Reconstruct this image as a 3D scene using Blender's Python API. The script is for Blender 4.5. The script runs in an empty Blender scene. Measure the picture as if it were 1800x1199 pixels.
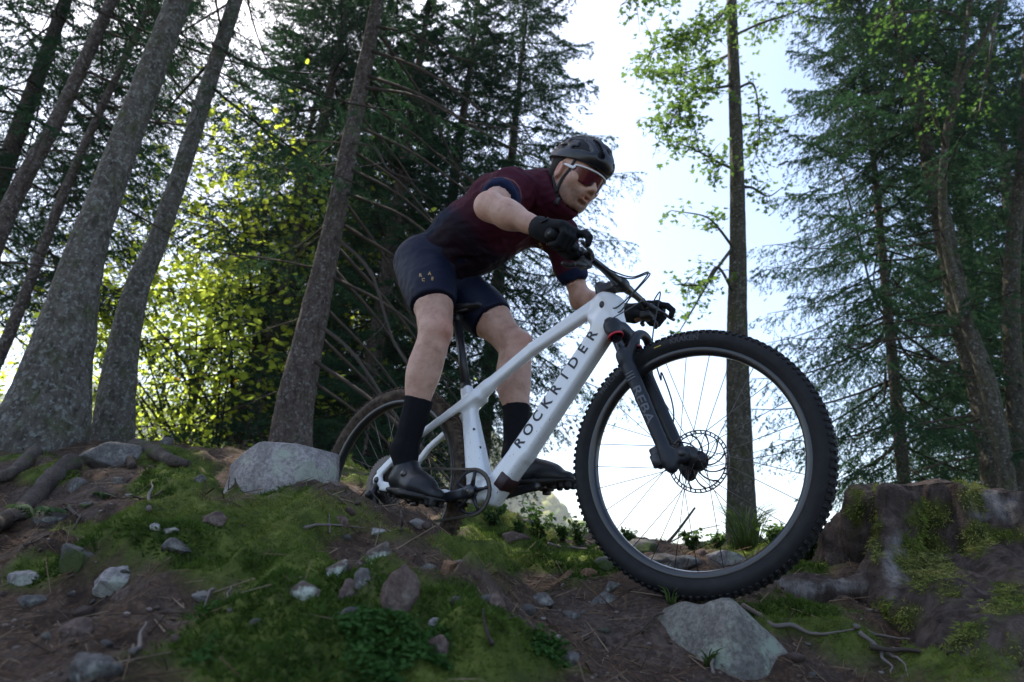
import bpy, math, random
import numpy as np
from mathutils import Vector, Matrix
from mathutils.bvhtree import BVHTree
random.seed(7); RNG = np.random.default_rng(7)
scene = bpy.context.scene
COL = scene.collection

# ------------------------------------------------------------ camera, sky, sun, exposure
FPX = 1200.0                                   # focal length in photograph pixels (24 mm on 36 mm)
CW = np.array([[0.9956342, 0.0933407, 0.0], [-0.0300007, 0.3200078, 0.9469398], [0.0883880, -0.9428057, 0.3214110]])
cam_d = bpy.data.cameras.new('camera'); cam = bpy.data.objects.new('camera', cam_d); COL.objects.link(cam)
cam_d.sensor_width = 36; cam_d.lens = 24; cam_d.clip_start = .03; cam_d.clip_end = 6000
cam.matrix_world = Matrix(np.array([[*(CW[i, 0], -CW[i, 1], -CW[i, 2]), 0] for i in range(3)] + [[0, 0, 0, 1]]).tolist())
cam_d.dof.use_dof = True; cam_d.dof.focus_distance = 2.2; cam_d.dof.aperture_fstop = 3.6
scene.camera = cam
SUN_EL, SUN_AZ = math.radians(54), math.radians(-40)     # azimuth measured from +Y towards +X: ahead of the camera, to the left
world = bpy.data.worlds.new('World'); scene.world = world; world.use_nodes = True
wn = world.node_tree.nodes; bg = wn['Background']
sky = wn.new('ShaderNodeTexSky'); sky.sky_type = 'NISHITA'; sky.sun_disc = False
sky.sun_elevation = SUN_EL; sky.sun_rotation = SUN_AZ; sky.air_density = 1.0; sky.dust_density = 1.6; sky.ozone_density = 1.0
world.node_tree.links.new(sky.outputs[0], bg.inputs[0]); bg.inputs[1].default_value = 0.11
sun_d = bpy.data.lights.new('sun', 'SUN'); sun_d.energy = 4.0; sun_d.angle = math.radians(.5); sun_d.color = (1, .93, .8)
sun = bpy.data.objects.new('sun', sun_d); COL.objects.link(sun)
sdir = Vector((math.sin(SUN_AZ) * math.cos(SUN_EL), math.cos(SUN_AZ) * math.cos(SUN_EL), math.sin(SUN_EL)))
sun.rotation_euler = sdir.to_track_quat('Z', 'Y').to_euler(); sun.location = sdir * 300
vs = scene.view_settings; vs.view_transform = 'Standard'; vs.look = 'None'; vs.gamma = 1; vs.use_curve_mapping = False
vs.exposure = 1.6
scene.cycles.use_denoising = True; scene.cycles.max_bounces = 6; scene.cycles.transparent_max_bounces = 6
scene.cycles.caustics_reflective = False; scene.cycles.caustics_refractive = False
scene.cycles.volume_bounces = 0

def P(px, py, d):                              # a point d metres deep along the view axis
    return CW @ np.array([(px - 900) / FPX * d, (py - 599.5) / FPX * d, d])
def pix(w):                                    # world points -> photograph pixels (and depth)
    c = np.asarray(w) @ CW
    return 900 + FPX * c[..., 0] / c[..., 2], 599.5 + FPX * c[..., 1] / c[..., 2], c[..., 2]

# ------------------------------------------------------------ numpy noise
def _h(i, j, k, s):
    n = (i * 374761393 + j * 668265263 + k * 2147483647 + s * 1274126177) & 0xffffffff
    n = ((n ^ (n >> 13)) * 1274126177) & 0xffffffff
    n = ((n ^ (n >> 15)) * 2246822519) & 0xffffffff
    return ((n ^ (n >> 16)) & 0xffff) / 32767.5 - 1
def vn(x, y, z=0., s=0):                       # value noise, -1..1
    x, y, z = np.broadcast_arrays(np.asarray(x, float), np.asarray(y, float), np.asarray(z, float))
    i, j, k = (np.floor(a).astype(np.int64) for a in (x, y, z))
    u, v, w = (a - b for a, b in ((x, i), (y, j), (z, k)))
    u, v, w = (t * t * (3 - 2 * t) for t in (u, v, w)); r = 0
    for a in (0, 1):
        for b in (0, 1):
            for c in (0, 1):
                r = r + _h(i + a, j + b, k + c, s) * (u if a else 1 - u) * (v if b else 1 - v) * (w if c else 1 - w)
    return r
def fbm(x, y, z=0., o=4, s=0, g=.5):
    r, a = 0, 1.0
    for q in range(o):
        r = r + a * vn(np.asarray(x) * 2 ** q + 17.3 * q, np.asarray(y) * 2 ** q - 9.1 * q, np.asarray(z) * 2 ** q + 4.7 * q, s + q); a *= g
    return r

# ------------------------------------------------------------ materials
def rgb(c): return (*c, 1.0) if len(c) == 3 else c
def mat(name, c, rough=.6, metal=0., spec=.5, coat=0., trans=0., sheen=0., sss=0.):
    m = bpy.data.materials.new(name); m.use_nodes = True
    b = m.node_tree.nodes['Principled BSDF']; b.inputs['Base Color'].default_value = rgb(c)
    b.inputs['Roughness'].default_value = rough; b.inputs['Metallic'].default_value = metal
    b.inputs['Specular IOR Level'].default_value = spec; b.inputs['Coat Weight'].default_value = coat
    b.inputs['Transmission Weight'].default_value = trans; b.inputs['Sheen Weight'].default_value = sheen
    if sss: b.inputs['Subsurface Weight'].default_value = sss; b.inputs['Subsurface Radius'].default_value = (.012, .005, .003); b.inputs['Subsurface Scale'].default_value = 1
    return m
class NT:
    def __init__(s, m): s.m = m; s.t = m.node_tree; s.b = s.t.nodes.get('Principled BSDF'); s.co = s.t.nodes.new('ShaderNodeTexCoord')
    def n(s, typ, **kw):
        x = s.t.nodes.new(typ)
        for k, v in kw.items():
            if k.startswith('i_'): x.inputs[k[2:].replace('_', ' ')].default_value = v
            else: setattr(x, k, v)
        return x
    def l(s, a, b): s.t.links.new(a, b)
    def noise(s, scale, detail=4, rough=.55, vec=None, dist=0.):
        x = s.n('ShaderNodeTexNoise'); x.inputs['Scale'].default_value = scale; x.inputs['Detail'].default_value = detail; x.inputs['Roughness'].default_value = rough; x.inputs['Distortion'].default_value = dist
        s.l(vec or s.co.outputs['Object'], x.inputs['Vector']); return x.outputs['Fac']
    def voro(s, scale, vec=None, feat='F1', out='Distance'):
        x = s.n('ShaderNodeTexVoronoi'); x.feature = feat; x.inputs['Scale'].default_value = scale
        s.l(vec or s.co.outputs['Object'], x.inputs['Vector']); return x.outputs[out]
    def ramp(s, fac, stops):
        x = s.n('ShaderNodeValToRGB'); e = x.color_ramp.elements
        while len(e) < len(stops): e.new(.5)
        for q, (p, c) in zip(e, stops): q.position = p; q.color = rgb(c) if not isinstance(c, (int, float)) else (c, c, c, 1)
        s.l(fac, x.inputs[0]); return x.outputs[0]
    def mix(s, fac, a, b, mode='MIX'):
        x = s.n('ShaderNodeMix'); x.data_type = 'RGBA'; x.blend_type = mode
        for v, q in ((fac, x.inputs[0]), (a, x.inputs[6]), (b, x.inputs[7])):
            if hasattr(v, 'links'): s.l(v, q)
            else: q.default_value = v if isinstance(v, (int, float)) else rgb(v)
        return x.outputs[2]
    def scale(s, v):
        x = s.n('ShaderNodeMapping'); x.inputs['Scale'].default_value = v; s.l(s.co.outputs['Object'], x.inputs['Vector']); return x.outputs[0]
    def color(s, c): s.l(c, s.b.inputs['Base Color'])
    def bump(s, h, strength=.5, dist=.01):
        x = s.n('ShaderNodeBump'); x.inputs['Strength'].default_value = strength; x.inputs['Distance'].default_value = dist
        s.l(h, x.inputs['Height']); s.l(x.outputs[0], s.b.inputs['Normal'])
    def rnd(s): return s.n('ShaderNodeObjectInfo').outputs['Random']
    def attr(s, a): x = s.n('ShaderNodeAttribute'); x.attribute_name = a; return x.outputs['Fac']

# ------------------------------------------------------------ objects
def mesh(name, V, F, m=None, smooth=True, attrs=None):
    me = bpy.data.meshes.new(name)
    V = np.asarray(V, np.float32)
    if isinstance(F, np.ndarray) and F.ndim == 2:
        n, k = F.shape
        me.vertices.add(len(V)); me.vertices.foreach_set('co', V.ravel())
        me.loops.add(n * k); me.loops.foreach_set('vertex_index', F.astype(np.int32).ravel())
        me.polygons.add(n); me.polygons.foreach_set('loop_start', np.arange(0, n * k, k, dtype=np.int32))
        me.update(calc_edges=True); me.validate()
    else:
        me.from_pydata(V.tolist(), [], [list(map(int, f)) for f in F]); me.update()
    me.polygons.foreach_set('use_smooth', np.full(len(me.polygons), bool(smooth)))
    for a, v in (attrs or {}).items():
        at = me.attributes.new(a, 'FLOAT', 'POINT'); at.data.foreach_set('value', np.asarray(v, np.float32))
    if m: me.materials.append(m)
    return me
def link(name, me, parent=None, loc=(0, 0, 0), **props):
    o = bpy.data.objects.new(name, me); COL.objects.link(o)
    if parent: o.parent = parent
    o.location = loc
    for k, v in props.items(): o[k] = v
    return o
def obj(name, V, F, m, parent=None, smooth=True, attrs=None, **props):
    return link(name, mesh(name, V, F, m, smooth, attrs), parent, **props)
def tag(o, label, cat, group=None):
    o['label'] = label; o['category'] = cat
    if group: o['group'] = group
    return o
def empty(name, mw, label, cat, group=None):
    o = bpy.data.objects.new(name, None); COL.objects.link(o); o.matrix_world = mw; o.empty_display_size = .1
    return tag(o, label, cat, group)
def join(parts):
    V, F, n = [], [], 0
    for v, f in parts:
        V.append(np.asarray(v, float)); F += [tuple(int(i) + n for i in q) for q in f]; n += len(v)
    return np.concatenate(V), F
def unit(v): v = np.asarray(v, float); return v / max(1e-9, np.linalg.norm(v))
def tube(pts, rad, seg=8, cap=True, flat=None):
    pts = np.asarray(pts, float); n = len(pts); rad = np.broadcast_to(np.asarray(rad, float), (n,))
    T = np.gradient(pts, axis=0); T /= np.linalg.norm(T, axis=1)[:, None] + 1e-12
    a = np.array([0, 0, 1.]) if abs(T[0][2]) < .9 else np.array([1., 0, 0]); N = unit(np.cross(T[0], a)); V = []
    th = np.arange(seg) / seg * 2 * np.pi
    for i in range(n):
        N = unit(N - T[i] * (N @ T[i])); B = np.cross(T[i], N)
        V.append(pts[i] + rad[i] * (np.cos(th)[:, None] * N + np.sin(th)[:, None] * B))
    V = np.concatenate(V)
    if flat is not None:                       # (direction, factor): flatten the section along a direction
        d, k = unit(flat[0]), flat[1]; C = np.repeat(pts, seg, 0); q = (V - C) @ d; V = V - np.outer(q * (1 - k), d)
    F = [(i * seg + j, i * seg + (j + 1) % seg, (i + 1) * seg + (j + 1) % seg, (i + 1) * seg + j) for i in range(n - 1) for j in range(seg)]
    if cap: F += [tuple(range(seg - 1, -1, -1)), tuple((n - 1) * seg + j for j in range(seg))]
    return V, F
def spline(pts, n=24):                         # Catmull-Rom through points
    p = np.asarray(pts, float); p = np.vstack([2 * p[0] - p[1], p, 2 * p[-1] - p[-2]]); out = []
    m = len(p) - 3
    for t in np.linspace(0, m - 1e-6, n):
        i = int(t); u = t - i; a, b, c, d = p[i:i + 4]
        out.append(.5 * (2 * b + (c - a) * u + (2 * a - 5 * b + 4 * c - d) * u * u + (3 * b - a - 3 * c + d) * u ** 3))
    return np.array(out)
def lathe(prof, seg, c=(0, 0, 0), closed=True):  # profile of (radius, y) turned about the Y axis
    prof = np.asarray(prof, float); n = len(prof); th = np.arange(seg) / seg * 2 * np.pi
    V = np.stack([np.outer(np.cos(th), prof[:, 0]), np.broadcast_to(prof[:, 1], (seg, n)), np.outer(np.sin(th), prof[:, 0])], -1).reshape(-1, 3) + np.asarray(c, float)
    F = []
    for i in range(seg):
        for j in range(n if closed else n - 1):
            a, b = i * n + j, i * n + (j + 1) % n; i2 = (i + 1) % seg
            F.append((a, b, i2 * n + (j + 1) % n, i2 * n + j))
    return V, F
def boxm(c, half, R=np.eye(3), bev=.2):        # a bevelled box
    h = np.asarray(half, float); b = h.min() * bev; V = []; F = []
    import itertools
    for s in itertools.product((-1, 1), repeat=3):
        for ax in range(3):
            q = (h - b) * s; q[ax] = h[ax] * s[ax]; V.append(q)
    V = np.array(V); me = bpy.data.meshes.new('t')
    import bmesh
    bm = bmesh.new(); [bm.verts.new(v) for v in V]; bmesh.ops.convex_hull(bm, input=bm.verts); bm.verts.index_update()
    V = np.array([v.co[:] for v in bm.verts]); F = [tuple(v.index for v in f.verts) for f in bm.faces]; bm.free(); bpy.data.meshes.remove(me)
    return V @ np.asarray(R).T + np.asarray(c, float), F
def text2d(s, size, bold=0.0):
    cu = bpy.data.curves.new('t', 'FONT'); cu.body = s; cu.size = size; cu.offset = bold; cu.resolution_u = 3
    cu.align_x = 'CENTER'; cu.align_y = 'CENTER'
    o = bpy.data.objects.new('t', cu); me = o.to_mesh()
    import bmesh
    bm = bmesh.new(); bm.from_mesh(me); bmesh.ops.triangulate(bm, faces=bm.faces[:])
    for _ in range(3):
        es = [e for e in bm.edges if e.calc_length() > size * .16]
        if es: bmesh.ops.subdivide_edges(bm, edges=es, cuts=1); bmesh.ops.triangulate(bm, faces=bm.faces[:])
    bm.verts.index_update(); V = np.array([v.co[:] for v in bm.verts]); F = [tuple(v.index for v in f.verts) for f in bm.faces]; bm.free()
    o.to_mesh_clear(); bpy.data.objects.remove(o); bpy.data.curves.remove(cu)
    return V[:, :2], F

# ------------------------------------------------------------ signed distance modelling
def surf_nets(Fd, lo, h):
    s = Fd < 0; nx, ny, nz = s.shape
    cnt = np.zeros((nx - 1, ny - 1, nz - 1), np.int8)
    for a in (0, 1):
        for b in (0, 1):
            for c in (0, 1): cnt += s[a:nx - 1 + a, b:ny - 1 + b, c:nz - 1 + c]
    I, J, K = np.nonzero((cnt > 0) & (cnt < 8)); idx = np.full(cnt.shape, -1, np.int32); idx[I, J, K] = np.arange(len(I))
    cr = np.array([(a, b, c) for a in (0, 1) for b in (0, 1) for c in (0, 1)])
    val = np.stack([Fd[I + a, J + b, K + c] for a, b, c in cr], 1); acc = np.zeros((len(I), 3)); num = np.zeros(len(I))
    for p in range(8):
        for q in range(p + 1, 8):
            if np.abs(cr[p] - cr[q]).sum() == 1:
                x = (val[:, p] < 0) != (val[:, q] < 0); t = np.where(x, val[:, p] / np.where(x, val[:, p] - val[:, q], 1), 0)
                acc += x[:, None] * (cr[p] + t[:, None] * (cr[q] - cr[p])); num += x
    V = (np.stack([I, J, K], 1) + acc / num[:, None]) * h + lo; Q = []
    for ax in range(3):
        A = np.moveaxis(s, ax, 0); D = np.moveaxis(idx, ax, 0)
        e = A[:-1, 1:-1, 1:-1] != A[1:, 1:-1, 1:-1]; i, j, k = np.nonzero(e)
        q = np.stack([D[i, j, k], D[i, j + 1, k], D[i, j + 1, k + 1], D[i, j, k + 1]], 1)
        fl = A[i, j + 1, k + 1] if ax != 1 else ~A[i, j + 1, k + 1]
        q[~fl] = q[~fl][:, ::-1]; Q.append(q)
    return V, np.concatenate(Q)
class SDF:
    def __init__(s, lo, hi, h):
        s.h = h; s.lo = np.asarray(lo, float); n = np.ceil((np.asarray(hi, float) - s.lo) / h).astype(int) + 1
        s.ax = [s.lo[i] + h * np.arange(n[i]) for i in range(3)]; s.F = np.ones(n, np.float32)
    def like(s): o = SDF.__new__(SDF); o.h, o.lo, o.ax = s.h, s.lo, s.ax; o.F = np.ones_like(s.F); return o
    def _do(s, fn, lo, hi, k, op):
        m = max(k, 4 * s.h) + s.h; sl = []
        for i in range(3):
            a = int(np.searchsorted(s.ax[i], lo[i] - m)); b = int(np.searchsorted(s.ax[i], hi[i] + m))
            if b <= a: return s
            sl.append(slice(a, b))
        sl = tuple(sl); X, Y, Z = np.meshgrid(*[s.ax[i][sl[i]].astype(np.float32) for i in range(3)], indexing='ij', sparse=True)
        d = fn(X, Y, Z).astype(np.float32); f = s.F[sl]
        if op == 'u':
            if k > 0: q = np.maximum(k - np.abs(f - d), 0) / k; s.F[sl] = np.minimum(f, d) - q * q * k * .25
            else: s.F[sl] = np.minimum(f, d)
        else:
            if k > 0: q = np.maximum(k - np.abs(f + d), 0) / k; s.F[sl] = np.maximum(f, -d) + q * q * k * .25
            else: s.F[sl] = np.maximum(f, -d)
        return s
    def cap(s, a, b, ra, rb=None, k=.02, op='u', flat=None):
        a, b = np.asarray(a, float), np.asarray(b, float); rb = ra if rb is None else rb; ba = b - a; L2 = max(ba @ ba, 1e-12); R = max(ra, rb)
        mul = 1
        if flat is not None:
            fd, mul = unit(flat[0]), flat[1]
        def fn(X, Y, Z):
            x, y, z = X - a[0], Y - a[1], Z - a[2]
            t = np.clip((x * ba[0] + y * ba[1] + z * ba[2]) / L2, 0, 1)
            x, y, z = x - t * ba[0], y - t * ba[1], z - t * ba[2]; r = ra + (rb - ra) * t
            if flat is not None:
                q = (x * fd[0] + y * fd[1] + z * fd[2]) * (1 / mul - 1)
                x, y, z = x + q * fd[0], y + q * fd[1], z + q * fd[2]
                return (np.sqrt(x * x + y * y + z * z) - r) * min(1, mul)
            return np.sqrt(x * x + y * y + z * z) - r
        g = R * max(1, mul); return s._do(fn, np.minimum(a, b) - g, np.maximum(a, b) + g, k, op)
    def ell(s, c, r, R=np.eye(3), k=.02, op='u'):
        c, r = np.asarray(c, float), np.asarray(r, float); R = np.asarray(R, float)
        def fn(X, Y, Z):
            x, y, z = X - c[0], Y - c[1], Z - c[2]
            q = [x * R[0, i] + y * R[1, i] + z * R[2, i] for i in range(3)]
            k0 = np.sqrt(sum((q[i] / r[i]) ** 2 for i in range(3))); k1 = np.sqrt(sum((q[i] / r[i] ** 2) ** 2 for i in range(3))) + 1e-6
            return k0 * (k0 - 1) / k1
        g = np.abs(R) @ r; return s._do(fn, c - g, c + g, k, op)
    def box(s, c, half, R=np.eye(3), rd=.004, k=.01, op='u'):
        c, hf = np.asarray(c, float), np.asarray(half, float); R = np.asarray(R, float)
        def fn(X, Y, Z):
            x, y, z = X - c[0], Y - c[1], Z - c[2]
            q = [np.abs(x * R[0, i] + y * R[1, i] + z * R[2, i]) - (hf[i] - rd) for i in range(3)]
            return np.sqrt(sum(np.maximum(t, 0) ** 2 for t in q)) + np.minimum(np.maximum(q[0], np.maximum(q[1], q[2])), 0) - rd
        g = np.abs(R) @ hf; return s._do(fn, c - g, c + g, k, op)
    def beam(s, a, b, wa, wb, ref, rd=.01, k=.02, op='u'):  # tapered rounded-rectangle bar; w = (half along side, half along ref)
        a, b = np.asarray(a, float), np.asarray(b, float); L = np.linalg.norm(b - a); t0 = (b - a) / L
        n2 = unit(np.asarray(ref, float) - t0 * (np.asarray(ref, float) @ t0)); n1 = np.cross(t0, n2)
        def fn(X, Y, Z):
            x, y, z = X - a[0], Y - a[1], Z - a[2]
            t = x * t0[0] + y * t0[1] + z * t0[2]; u = np.clip(t / L, 0, 1)
            p = np.abs(x * n1[0] + y * n1[1] + z * n1[2]) - (wa[0] + (wb[0] - wa[0]) * u - rd)
            q = np.abs(x * n2[0] + y * n2[1] + z * n2[2]) - (wa[1] + (wb[1] - wa[1]) * u - rd)
            e = np.abs(t - L / 2) - L / 2 + rd * .0
            return np.sqrt(np.maximum(p, 0) ** 2 + np.maximum(q, 0) ** 2 + np.maximum(e, 0) ** 2) + np.minimum(np.maximum(p, q), 0) - rd
        g = max(*wa, *wb) * 1.5; return s._do(fn, np.minimum(a, b) - g, np.maximum(a, b) + g, k, op)
    def clip(s, p, n):                         # keep the side the normal points away from
        n = unit(n); X, Y, Z = np.meshgrid(*[a.astype(np.float32) for a in s.ax], indexing='ij', sparse=True)
        s.F = np.maximum(s.F, ((X - p[0]) * n[0] + (Y - p[1]) * n[1] + (Z - p[2]) * n[2]).astype(np.float32)); return s
    def union(s, o, k=0.):
        if k > 0: q = np.maximum(k - np.abs(s.F - o.F), 0) / k; s.F = np.minimum(s.F, o.F) - q * q * k * .25
        else: s.F = np.minimum(s.F, o.F)
        return s
    def mesh(s): return surf_nets(s.F, s.lo, s.h)
def normals(V, F):
    V = np.asarray(V); F = np.asarray(F); n = np.cross(V[F[:, 1]] - V[F[:, 0]], V[F[:, 2]] - V[F[:, 0]]) if F.shape[1] == 3 else np.cross(V[F[:, 2]] - V[F[:, 0]], V[F[:, 3]] - V[F[:, 1]])
    N = np.zeros_like(V)
    for i in range(F.shape[1]): np.add.at(N, F[:, i], n)
    return N / (np.linalg.norm(N, axis=1)[:, None] + 1e-12)
# ------------------------------------------------------------ the ground
GC = [  # photograph pixel and depth of points on the ground
 (0,1199,1.0),(250,1199,.95),(500,1199,.92),(750,1199,1.0),(950,1199,1.22),(1150,1199,1.45),(1400,1199,1.42),(1600,1199,1.38),(1800,1199,1.3),
 (0,1090,1.35),(150,1080,1.35),(330,1060,1.3),(520,1040,1.3),(700,1070,1.3),(820,1090,1.35),(900,1120,1.4),
 (0,1000,1.9),(165,962,1.5),(250,925,1.5),(330,903,1.58),(430,882,1.75),(250,948,1.85),(330,932,2.0),(430,908,2.2),(165,985,1.9),(500,870,1.95),(560,878,1.98),(620,893,2.0),(700,922,1.98),(790,962,1.95),(870,988,1.88),(925,1012,1.82),
 (400,970,1.45),(560,960,1.58),(700,985,1.65),(820,1030,1.6),
 (0,940,2.4),(110,915,2.5),(220,890,2.6),(340,850,2.9),(0,880,3.0),(110,855,3.2),(230,830,3.5),(380,815,3.7),
 (0,800,3.9),(65,775,4.2),(190,778,4.6),(300,790,5.0),(400,795,5.3),(500,795,5.6),(600,815,5.6),(700,850,5.2),
 (960,1055,1.85),(1080,1052,1.85),(1217,1058,1.775),(1040,1010,2.2),(940,1003,2.5),(1080,1000,2.6),(1000,1110,1.6),(1100,1130,1.58),
 (860,905,3.8),(950,943,4.1),(1030,955,4.2),(900,975,3.0),(1000,978,3.1),(1100,950,4.6),(1200,962,5.0),(1300,955,5.6),(1430,957,5.2),
 (1200,1000,2.9),(1310,1012,2.5),(1420,1000,2.6),(1510,1005,2.5),(1330,1085,1.78),(1440,1095,1.72),(1540,1085,1.75),(1330,1040,1.95),
 (1650,1010,2.4),(1800,1010,2.2),(1650,1120,1.62),(1780,1090,1.6),(1600,962,4.6),(1750,962,5.2),(1480,962,5.4)]
GW = [P(*q) for q in GC] + [np.array(q) for q in (
 (-.4, 2.58, -.112), (-.9, 2.75, .0), (-.2, 2.45, -.09), (.15, 2.16, -.06), (0, -2, -.5), (-3, -2, -.3), (3, -2, -.5), (0, .2, -.28), (-1.2, .2, -.18), (1.3, .2, -.3),
 (-2.5, 1.2, .1), (-4, 3, .5), (-6, 4, .8), (-8, 0, .3), (3, 1, -.15), (4, 3, -.1), (8, 2, -.6), (8, -4, -1),
 (-4, 8.5, .2), (-1, 8.5, -.4), (2, 8.5, -.8), (5, 8, -.9), (-9, 9, .4), (-12, 12, -1), (0, 13, -3), (6, 13, -3.6), (12, 10, -3), (-5, 15, -3),
 (-22, 24, -9), (0, 26, -11), (22, 24, -11), (30, 5, -6), (-30, 5, -1), (0, -25, -3), (-25, -25, -2), (25, -25, -5))]
GW = np.array(GW); _n = len(GW)
_K = np.linalg.norm(GW[:, None, :2] - GW[None, :, :2], axis=-1)
_A = np.zeros((_n + 3, _n + 3)); _A[:_n, :_n] = -_K - .02 * np.eye(_n) * 0; _A[:_n, _n] = 1; _A[:_n, _n + 1:] = GW[:, :2]; _A[_n:, :_n] = _A[:_n, _n:].T
_c = np.linalg.solve(_A, np.r_[GW[:, 2], 0, 0, 0])
def ground_base(x, y):
    x, y = np.asarray(x, float), np.asarray(y, float); xs, ys = x.ravel(), y.ravel(); out = np.empty(len(xs))
    for i in range(0, len(xs), 20000):
        a, b = xs[i:i + 20000], ys[i:i + 20000]
        r = np.sqrt((a[:, None] - GW[:, 0]) ** 2 + (b[:, None] - GW[:, 1]) ** 2 + 1e-4)
        out[i:i + 20000] = -r @ _c[:_n] + _c[_n] + a * _c[_n + 1] + b * _c[_n + 2]
    z = out.reshape(x.shape); R = np.hypot(x, y)
    far = -12 - .32 * (R - 28) ; far = np.maximum(far, -95) ; w = np.clip((R - 18) / 14, 0, 1); w = w * w * (3 - 2 * w)
    return z * (1 - w) + far * w
# moss cover: (px, py, rx, ry, weight), read off where each patch grows
MOSS = [(430,950,190,70,1.2),(520,920,150,60,1.2),(560,985,120,60,.7),(350,1010,130,50,.6),(600,1150,330,90,1.2),(350,1140,150,80,.8),(760,1080,110,60,1.2),(680,1000,80,50,.4),(820,1130,90,60,.7),(860,1050,60,50,.6),
 (85,1000,60,22,1.3),(300,860,70,30,1.),(330,835,60,25,1.),(90,840,60,25,.8),(260,800,80,25,.9),(160,935,60,14,.9),(40,790,60,40,.8),(880,955,90,40,1.4),(960,985,100,22,1.2),(860,920,60,30,1.3),
 (1400,1085,110,34,1.1),(1530,1120,110,60,.8),(1250,1075,60,25,.7),(1650,1110,120,90,1.0),(1420,990,60,20,.8),(1330,965,90,20,.9),(640,830,200,40,.6),(1700,1180,120,50,.8),(1500,1180,90,40,.3),(150,1130,90,40,.2)]
def moss_mask(x, y, z):
    px, py, d = pix(np.stack([x, y, z], -1)); m = np.zeros(np.shape(x))
    ok = d > .3
    for a, b, rx, ry, w in MOSS: m = np.maximum(m, np.where(ok, w * np.exp(-.7 * (((px - a) / rx) ** 2 + ((py - b) / ry) ** 2)), 0))
    far = np.clip((np.hypot(x, y) - 5) / 3, 0, 1); m = np.maximum(m, far * .55)
    n = fbm(x * 5, y * 5, z * 3, 4, 11)
    return np.clip((m + .42 * n - .42) * 3.2, 0, 1)
def ground(x, y, detail=True):
    x, y = np.asarray(x, float), np.asarray(y, float); z = ground_base(x, y); R = np.hypot(x, y)
    z = z + np.clip(R / 30, 0, 1) * 1.2 * fbm(x / 9, y / 9, 0, 3, 5) * (R > 8) * np.clip((R - 8) / 10, 0, 1)
    if detail:
        m = moss_mask(x, y, z); near = np.clip((12 - R) / 8, 0, 1)
        t = np.minimum(np.hypot(x - .53, y - 1.875), np.hypot(x + .4, y - 2.58)); q = np.clip((t - .05) / .3, .12, 1)
        z = z + near * q * (.042 * fbm(x * 3.1, y * 3.1, 0, 3, 2) + .032 * fbm(x * 9, y * 9, 0, 4, 3) * (1 - .4 * m))
        cush = np.abs(vn(x * 8 + .5 * vn(x * 5, y * 5, 0, 4), y * 8, 0, 21)); z = z + near * m * q * (.004 + .070 * (1 - cush) ** 1.5 - .012 + .016 * vn(x * 24, y * 24, 0, 22))
    return z
def axis(lo, hi, step, far, g=1.16):
    a = list(np.arange(lo, hi, step)); s = step
    while a[-1] < far: s *= g; a.append(a[-1] + s)
    s = step
    while a[0] > -far: s *= g; a.insert(0, a[0] - s)
    return np.array(a)
gx, gy = axis(-2.1, 2.0, .019, 650), axis(.55, 4.0, .019, 650)
GX, GY = np.meshgrid(gx, gy, indexing='ij'); GZ = ground(GX, GY); GM = moss_mask(GX, GY, GZ)
_nx, _ny = GX.shape; _id = np.arange(_nx * _ny).reshape(_nx, _ny)
GF = np.stack([_id[:-1, :-1], _id[1:, :-1], _id[1:, 1:], _id[:-1, 1:]], -1).reshape(-1, 4)
m_ground = mat('forest_soil', (.08, .055, .04), .95, spec=.2); t = NT(m_ground)
soil = t.ramp(t.noise(7, 6, .65), [(.3, (.018, .012, .010)), (.5, (.052, .032, .022)), (.7, (.105, .066, .045))])
lit = t.ramp(t.noise(60, 5, .7, dist=.6), [(.38, (.022, .015, .012)), (.52, (.075, .045, .029)), (.68, (.19, .122, .078))])
soil = t.mix(.55, soil, lit)
gravel = t.ramp(t.voro(95, out='Color'), [(.2, (.04, .03, .025)), (.8, (.16, .13, .115))]); soil = t.mix(t.ramp(t.noise(3, 3), [(.45, 0.), (.62, .4)]), soil, gravel, 'MIX')
mo = t.ramp(t.noise(16, 6, .65), [(.3, (.026, .036, .008)), (.5, (.075, .10, .018)), (.64, (.13, .15, .03)), (.8, (.17, .17, .055))])
t.color(t.mix(t.attr('moss'), soil, mo)); t.bump(t.mix(.5, t.noise(55, 6, .75), t.noise(160, 3, .7)), .9, .012)
GV = np.stack([GX, GY, GZ], -1).reshape(-1, 3)
obj('ground', GV, GF, m_ground, attrs={'moss': GM.ravel()}, kind='structure')
GBVH = BVHTree.FromPolygons([tuple(v) for v in GV.tolist()], [tuple(f) for f in GF.tolist()])
def on_ground(px, py):                         # where the ground lies on a line of sight; returns the point and the ground's normal
    d = unit(CW @ np.array([(px - 900) / FPX, (py - 599.5) / FPX, 1.]))
    h = GBVH.ray_cast(Vector((0, 0, 0)), Vector(d), 14)
    while h[0] is None:                        # just over the brow: take the brow itself
        py += 2; d = unit(CW @ np.array([(px - 900) / FPX, (py - 599.5) / FPX, 1.])); h = GBVH.ray_cast(Vector((0, 0, 0)), Vector(d), 14)
    return np.array(h[0]), np.array(h[1])
def gz(x, y):
    h = GBVH.ray_cast(Vector((x, y, 400)), Vector((0, 0, -1)))
    return h[0].z if h[0] is not None else float(ground(x, y))

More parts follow.
